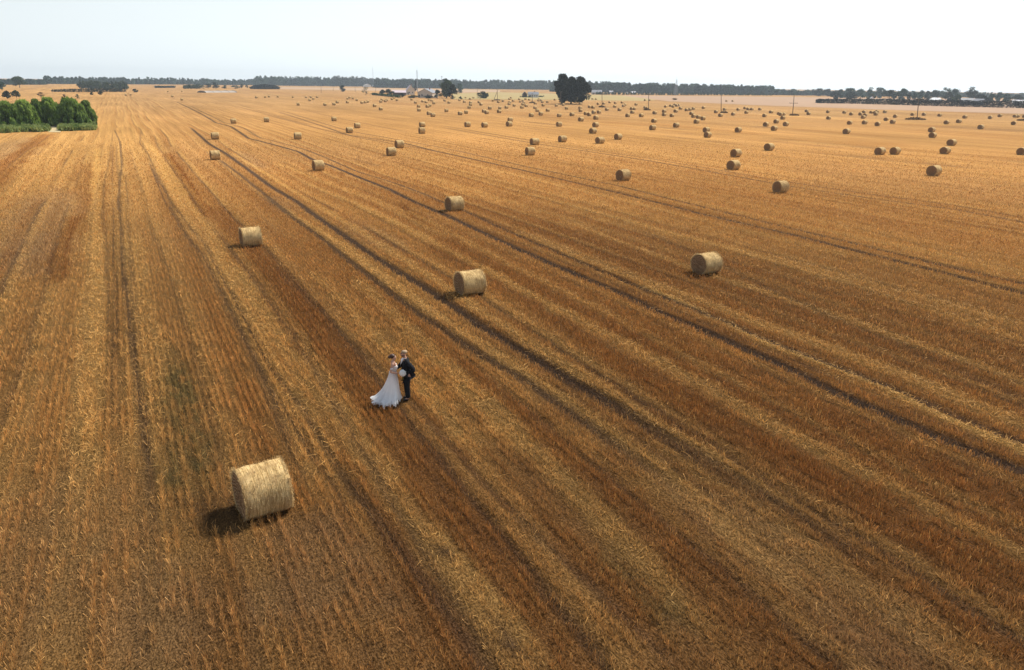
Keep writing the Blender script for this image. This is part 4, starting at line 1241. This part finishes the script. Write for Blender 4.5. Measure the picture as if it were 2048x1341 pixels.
def skin(name, verts, edges, rad, mat, parent, sub=2, root=0):
    me = bpy.data.meshes.new(name)
    me.from_pydata(verts, edges, [])
    o = link(name, me)
    o.modifiers.new('skin', 'SKIN')
    if not me.skin_vertices:
        with bpy.context.temp_override(object=o, active_object=o, selected_objects=[o]): bpy.ops.mesh.customdata_skin_add()
    for i, r in enumerate(rad):
        d = me.skin_vertices[0].data[i]
        d.radius = (r, r) if isinstance(r, (int, float)) else r
        d.use_root = (i == root)
    m = o.modifiers.new('sub', 'SUBSURF'); m.levels = sub; m.render_levels = sub
    dg = bpy.context.evaluated_depsgraph_get()
    ev = bpy.data.meshes.new_from_object(o.evaluated_get(dg))
    bpy.data.objects.remove(o)
    ev.materials.clear(); ev.materials.append(mat)
    ev.polygons.foreach_set('use_smooth', [True] * len(ev.polygons))
    ev.name = name
    return link(name, ev, parent)


def ball(c, r, n=10, sq=(1, 1, 1), tilt=None):
    m = MB(); vs_, fs = [], []
    for i in range(n + 1):
        a = math.pi * i / n
        for k in range(2 * n):
            b = math.pi * k / n
            vs_.append((c[0] + r * sq[0] * math.sin(a) * math.cos(b), c[1] + r * sq[1] * math.sin(a) * math.sin(b), c[2] + r * sq[2] * math.cos(a)))
    for i in range(n):
        for k in range(2 * n):
            k2 = (k + 1) % (2 * n)
            fs.append((i * 2 * n + k, (i + 1) * 2 * n + k, (i + 1) * 2 * n + k2, i * 2 * n + k2))
    return m.add(vs_, fs)


def hand(parent, wrist, dirv, up, s=1.0):
    """palm, four curled fingers of unequal length and a thumb from the side of the palm"""
    w = Vector(wrist); d = Vector(dirv).normalized(); u = Vector(up); u = (u - d * u.dot(d)).normalized(); l = d.cross(u)
    m = MB()
    m.tube([w, w + d * .04 * s, w + d * .085 * s], [.022 * s, .034 * s, .032 * s], 8)
    for k, ln in enumerate((.062, .074, .070, .054)):
        b = w + d * .08 * s + l * (k - 1.5) * .019 * s
        m.tube([b, b + d * ln * .5 * s - u * .006, b + d * ln * .8 * s - u * .026 * s, b + d * ln * .85 * s - u * .045 * s], [.0095 * s, .009 * s, .0085 * s, .006 * s], 6)
    b = w + d * .03 * s - l * .028 * s
    m.tube([b, b + d * .025 * s - l * .022 * s, b + d * .055 * s - l * .026 * s - u * .014], [.011 * s, .010 * s, .007 * s], 6)
    return m.build('hand', M_SKIN, parent, True)


rzc = -math.atan2(COUPLE[0], COUPLE[1])
cr, sr = math.cos(rzc), math.sin(rzc)


def cpl(x, y): return (COUPLE[0] + x * cr - y * sr, COUPLE[1] + x * sr + y * cr, 0)


# --- person in the dark suit: stands looking towards -X, down at the other
gx = .150
PG_ = empty('person', cpl(gx, 0), rzc)
tag(PG_, 'person in black suit and white shirt, hand in pocket, facing the person in white', 'person')
#       0 pelvis     1 waist       2 chest        3 neck base   4 neck        5 jaw          6 head         7 crown
gv = [(0, 0, .93), (-.01, 0, 1.10), (-.01, 0, 1.34), (-.02, 0, 1.47), (-.035, 0, 1.54), (-.075, 0, 1.60), (-.07, 0, 1.69), (-.055, 0, 1.765),
      (-.175, 0, 1.655),                                                  # 8 nose
      (0, -.17, 1.43), (.24, -.24, 1.17), (.085, -.20, .99),             # 9-11 near arm: elbow back, hand to the pocket
      (-.02, .17, 1.43), (-.20, .17, 1.18), (-.40, .06, 1.13),            # 12-14 far arm round the waist
      (.0, -.09, .88), (.0, -.095, .50), (.03, -.10, .09), (-.11, -.11, .035),
      (.0, .09, .88), (-.01, .10, .50), (.03, .10, .09), (-.11, .11, .035)]
ge = [(0, 1), (1, 2), (2, 3), (3, 4), (4, 5), (5, 6), (6, 7), (6, 8), (2, 9), (9, 10), (10, 11), (2, 12), (12, 13), (13, 14), (0, 15), (15, 16), (16, 17), (17, 18), (0, 19), (19, 20), (20, 21), (21, 22)]
gr = [.13, .125, .14, .07, .058, .072, .095, .055, .018, .068, .048, .032, .068, .048, .032, .085, .06, .04, .035, .085, .06, .04, .035]
skin('body', gv, ge, gr, M_SKIN, PG_)
jk = [(0, 0, .90), (-.01, 0, 1.10), (-.01, 0, 1.33), (.02, 0, 1.485), (.01, -.175, 1.425), (.255, -.25, 1.17), (.10, -.205, 1.01), (-.01, .175, 1.425), (-.20, .175, 1.18), (-.36, .08, 1.135), (.03, -.02, .84)]
skin('jacket', jk, [(0, 1), (1, 2), (2, 3), (2, 4), (4, 5), (5, 6), (2, 7), (7, 8), (8, 9), (0, 10)], [(.20, .18), (.18, .175), (.20, .19), .085, .105, .085, .075, .105, .082, .066, (.20, .19)], M_SUIT, PG_)
# jacket skirt pushed back behind the pocketed hand
MB().add([(.06, -.17, 1.15), (.16, -.13, 1.12), (.31, -.10, .93), (.12, -.20, .84), (.0, -.18, .84), (.08, -.10, 1.14), (.18, -.07, 1.10), (.30, -.04, .92), (.10, -.08, .82), (.0, -.08, .82)],
         [(0, 1, 2, 3, 4), (9, 8, 7, 6, 5), (0, 5, 6, 1), (1, 6, 7, 2), (2, 7, 8, 3), (3, 8, 9, 4), (4, 9, 5, 0)]).build('jacket_tail', M_SUIT, PG_)
for s in (-1, 1):
    skin('trouser_leg', [(0, s * .07, .93), (0, s * .092, .80), (-.005, s * .10, .48), (.03, s * .10, .09)], [(0, 1), (1, 2), (2, 3)], [.13, .13, .105, .085], M_SUIT, PG_)
    skin('shoe', [(.06, s * .10, .045), (-.03, s * .105, .05), (-.15, s * .112, .035)], [(0, 1), (1, 2)], [.042, .05, .036], M_SHOE, PG_)
sh = MB().add([(-.145, -.075, 1.46), (-.165, -.02, 1.46), (-.165, .04, 1.46), (-.20, .0, 1.20), (-.06, -.085, 1.535), (-.115, -.02, 1.525), (-.10, .06, 1.53), (.02, -.055, 1.56), (.03, .05, 1.56), (-.19, -.055, 1.30)],
              [(0, 1, 5, 4), (1, 2, 6, 5), (0, 9, 3, 1), (1, 3, 2), (9, 0, 4)]).build('shirt', M_SHIRT, PG_)
skin('collar', [(-.105, -.035, 1.505), (-.045, -.06, 1.515), (-.01, -.062, 1.522), (-.045, .06, 1.515), (-.105, .035, 1.505)], [(0, 1), (1, 2), (0, 4), (4, 3)], [.012] * 5, M_SHIRT, PG_, 1)
hr = ball((-.045, 0, 1.735), .10, 8, (1.0, .92, .62)).build('hair', M_GHAIR, PG_, True)
ball((-.085, 0, 1.615), .083, 8, (.95, .9, .62)).build('beard', M_BEARD, PG_, True)
for s in (-1, 1):
    ball((-.150, s * .036, 1.692), .016, 6).build('eye', M_EYE, PG_, True)
    ball((-.055, s * .098, 1.675), .026, 6, (.7, .35, 1.2)).build('ear', M_SKIN, PG_, True)
MB().box(-.166, -.150, -.06, .06, 1.704, 1.716).build('brow', M_BEARD, PG_)
MB().box(-.164, -.150, -.026, .026, 1.622, 1.632).build('mouth', M_LIP, PG_)
hand(PG_, (-.375, .075, 1.135), (-1, -.35, -.05), (0, .2, 1))
hand(PG_, (.095, -.203, 1.005), (-.35, .05, -1), (-.3, -1, 0))

# --- person in the white dress: looks towards +X, up at the other; train spread behind and to the side
bx_ = -.275
PB = empty('person', cpl(bx_, 0), rzc)
tag(PB, 'person in long white off-shoulder dress with spread train and dark pinned up hair', 'person')
bv = [(0, 0, .98), (.0, 0, 1.10), (.02, 0, 1.25), (-.005, 0, 1.38), (0, 0, 1.44), (.035, 0, 1.50), (.02, 0, 1.575), (0, 0, 1.635), (.105, 0, 1.555),
      (-.02, -.145, 1.345), (-.10, -.20, 1.10), (.16, -.17, 1.05),
      (-.02, .145, 1.345), (.12, .20, 1.15), (.33, .14, 1.22),
      (.02, -.07, .9), (.03, -.075, .5), (.02, -.08, .06), (.02, .07, .9), (.03, .075, .5), (.02, .08, .06)]
be = [(0, 1), (1, 2), (2, 3), (3, 4), (4, 5), (5, 6), (6, 7), (6, 8), (3, 9), (9, 10), (10, 11), (3, 12), (12, 13), (13, 14), (0, 15), (15, 16), (16, 17), (0, 18), (18, 19), (19, 20)]
br = [.12, .098, .11, .085, .046, .06, .086, .05, .015, .05, .036, .025, .05, .036, .025, .08, .055, .035, .08, .055, .035]
skin('body', bv, be, br, M_SKIN, PB)
skin('bodice', [(0, 0, 1.02), (0, 0, 1.12), (.035, 0, 1.24), (.05, 0, 1.29)], [(0, 1), (1, 2), (2, 3)], [(.125, .125), (.112, .112), (.135, .13), (.095, .12)], M_DRESS, PB)
for s in (-1, 1):
    a = Vector(bv[9 if s < 0 else 12]); b = Vector(bv[10 if s < 0 else 13])
    skin('sleeve', [tuple(a + (b - a) * .35 + Vector((.03, 0, 0))), tuple(a + (b - a) * .55), tuple(a + (b - a) * .75)], [(0, 1), (1, 2)], [.055, .060, .050], M_DRESS, PB, 1)
# skirt and train: rings from waist to a wide, ruffled hem
g = np.random.default_rng(5)
nr_, nt_ = 22, 96
th = np.arange(nt_) * 2 * math.pi / nt_
vv_ = []
for i in range(nr_):
    t = i / (nr_ - 1)
    z = 1.07 * (1 - t) ** 1.05 + .055 * t
    cx = -.02 - .20 * t ** 1.7; cy = -.02 - .12 * t ** 1.9
    k = t ** 1.25
    rx = np.where(np.cos(th) < 0, .125 + .34 * k + .06 * t ** 6, .125 + .27 * k)
    ry = np.where(np.sin(th) < 0, .105 + .34 * k + .08 * t ** 6, .105 + .22 * k)
    fold = 1 + t * (.055 * np.sin(th * 11 + 2 * np.sin(th * 3)) + .03 * np.sin(th * 23 + 1.3) + .02 * np.sin(th * 37))
    ruff = t ** 5 * (.10 * np.sin(th * 7 + 1) + .06 * np.sin(th * 17))
    x = cx + np.cos(th) * rx * (fold + ruff); y = cy + np.sin(th) * ry * (fold + ruff)
    zz = z + t ** 5 * (.05 * np.sin(th * 15 + .7) + .035 * np.sin(th * 29)) + t ** 3 * .02
    vv_.append(np.column_stack([x, y, np.maximum(zz, .015)]))
vv_ = np.concatenate(vv_)
ff_ = [(i * nt_ + k, (i + 1) * nt_ + k, (i + 1) * nt_ + (k + 1) % nt_, i * nt_ + (k + 1) % nt_) for i in range(nr_ - 1) for k in range(nt_)]
sk = link('skirt', pymesh('skirt', vv_, ff_, M_DRESS, True), PB)
# second loose layer of tulle over the train
v2 = vv_.reshape(nr_, nt_, 3)[13:].copy()
for j in range(len(v2)):
    t = j / (len(v2) - 1)
    v2[j, :, 0] = (v2[j, :, 0] + .2) * (1.015 + .03 * t) - .2 + .02 * np.sin(th * 9 + j) * t
    v2[j, :, 1] = (v2[j, :, 1] + .1) * (1.015 + .03 * t) - .1
    v2[j, :, 2] = v2[j, :, 2] + .012 + .07 * t ** 3 + .03 * t * np.sin(th * 13 + 2)
sel = [k for k in range(nt_) if math.cos(th[k] - R(215)) > -.25]
idx = {k: i for i, k in enumerate(sel)}
vr, fr = [], []
for j in range(len(v2)): vr += [tuple(v2[j, k]) for k in sel]
for j in range(len(v2) - 1):
    for k in sel:
        k2 = (k + 1) % nt_
        if k2 in idx: fr.append((j * len(sel) + idx[k], (j + 1) * len(sel) + idx[k], (j + 1) * len(sel) + idx[k2], j * len(sel) + idx[k2]))
link('train_ruffle', pymesh('train_ruffle', vr, fr, M_DRESS, True), sk)
ball((-.025, 0, 1.60), .095, 8, (1.0, .95, .82)).build('hair', M_BHAIR, PB, True)
ball((-.115, 0, 1.575), .058, 8, (.9, 1.05, .95)).build('hair_bun', M_BHAIR, PB, True)
for s in (-1, 1):
    ball((.096, s * .032, 1.580), .012, 6).build('eye', M_EYE, PB, True)
    ball((.015, s * .086, 1.56), .02, 6, (.7, .35, 1.2)).build('ear', M_SKIN, PB, True)
MB().box(.083, .098, -.02, .02, 1.515, 1.524).build('mouth', M_LIP, PB)
hand(PB, (.155, -.17, 1.05), (1, .05, -.08), (0, -.3, 1), .9)
hand(PB, (.325, .14, 1.22), (.6, -.6, .2), (0, .3, 1), .9)
# --- white rose ball held in front
BQ = empty('bouquet', cpl(bx_ + .30, -.17), rzc); BQ.location.z = 1.03
tag(BQ, 'round bouquet of white roses held between the two persons', 'bouquet')
m = MB()
for k in range(46):
    y = 1 - 2 * (k + .5) / 46; a = k * 2.39996; r_ = math.sqrt(1 - y * y)
    c = (math.cos(a) * r_ * .095, math.sin(a) * r_ * .095, y * .095 + .02)
    b = ball(c, .031, 4)
    m.add(b.v, b.f)
m.build('blossoms', M_ROSE, BQ, True)
m = MB()
for k in range(7):
    a = k * .9
    m.tube([(math.cos(a) * .03, math.sin(a) * .03, -.03), (math.cos(a) * .012, math.sin(a) * .012, -.12), (math.cos(a) * .03, math.sin(a) * .03, -.22)], [.006] * 3, 5)
m.build('stems', M_STEM, BQ, True)

# ------------------------------------------------------------------ air: even haze round the whole place
if True:
    hm = bpy.data.materials.new('haze_air'); hm.use_nodes = True
    nt = hm.node_tree; nt.nodes.clear()
    pv = nt.nodes.new('ShaderNodeVolumePrincipled'); out = nt.nodes.new('ShaderNodeOutputMaterial')
    pv.inputs['Color'].default_value = (.80, .90, 1.0, 1)
    pv.inputs['Density'].default_value = 0.00016
    pv.inputs['Anisotropy'].default_value = 0.2
    nt.links.new(pv.outputs[0], out.inputs['Volume'])
    hz = MB().box(-2600, 2600, -60, 3200, -1.2, 48).build('haze', hm)
    tag(hz, 'thin pale haze in the air over the fields', kind='stuff')
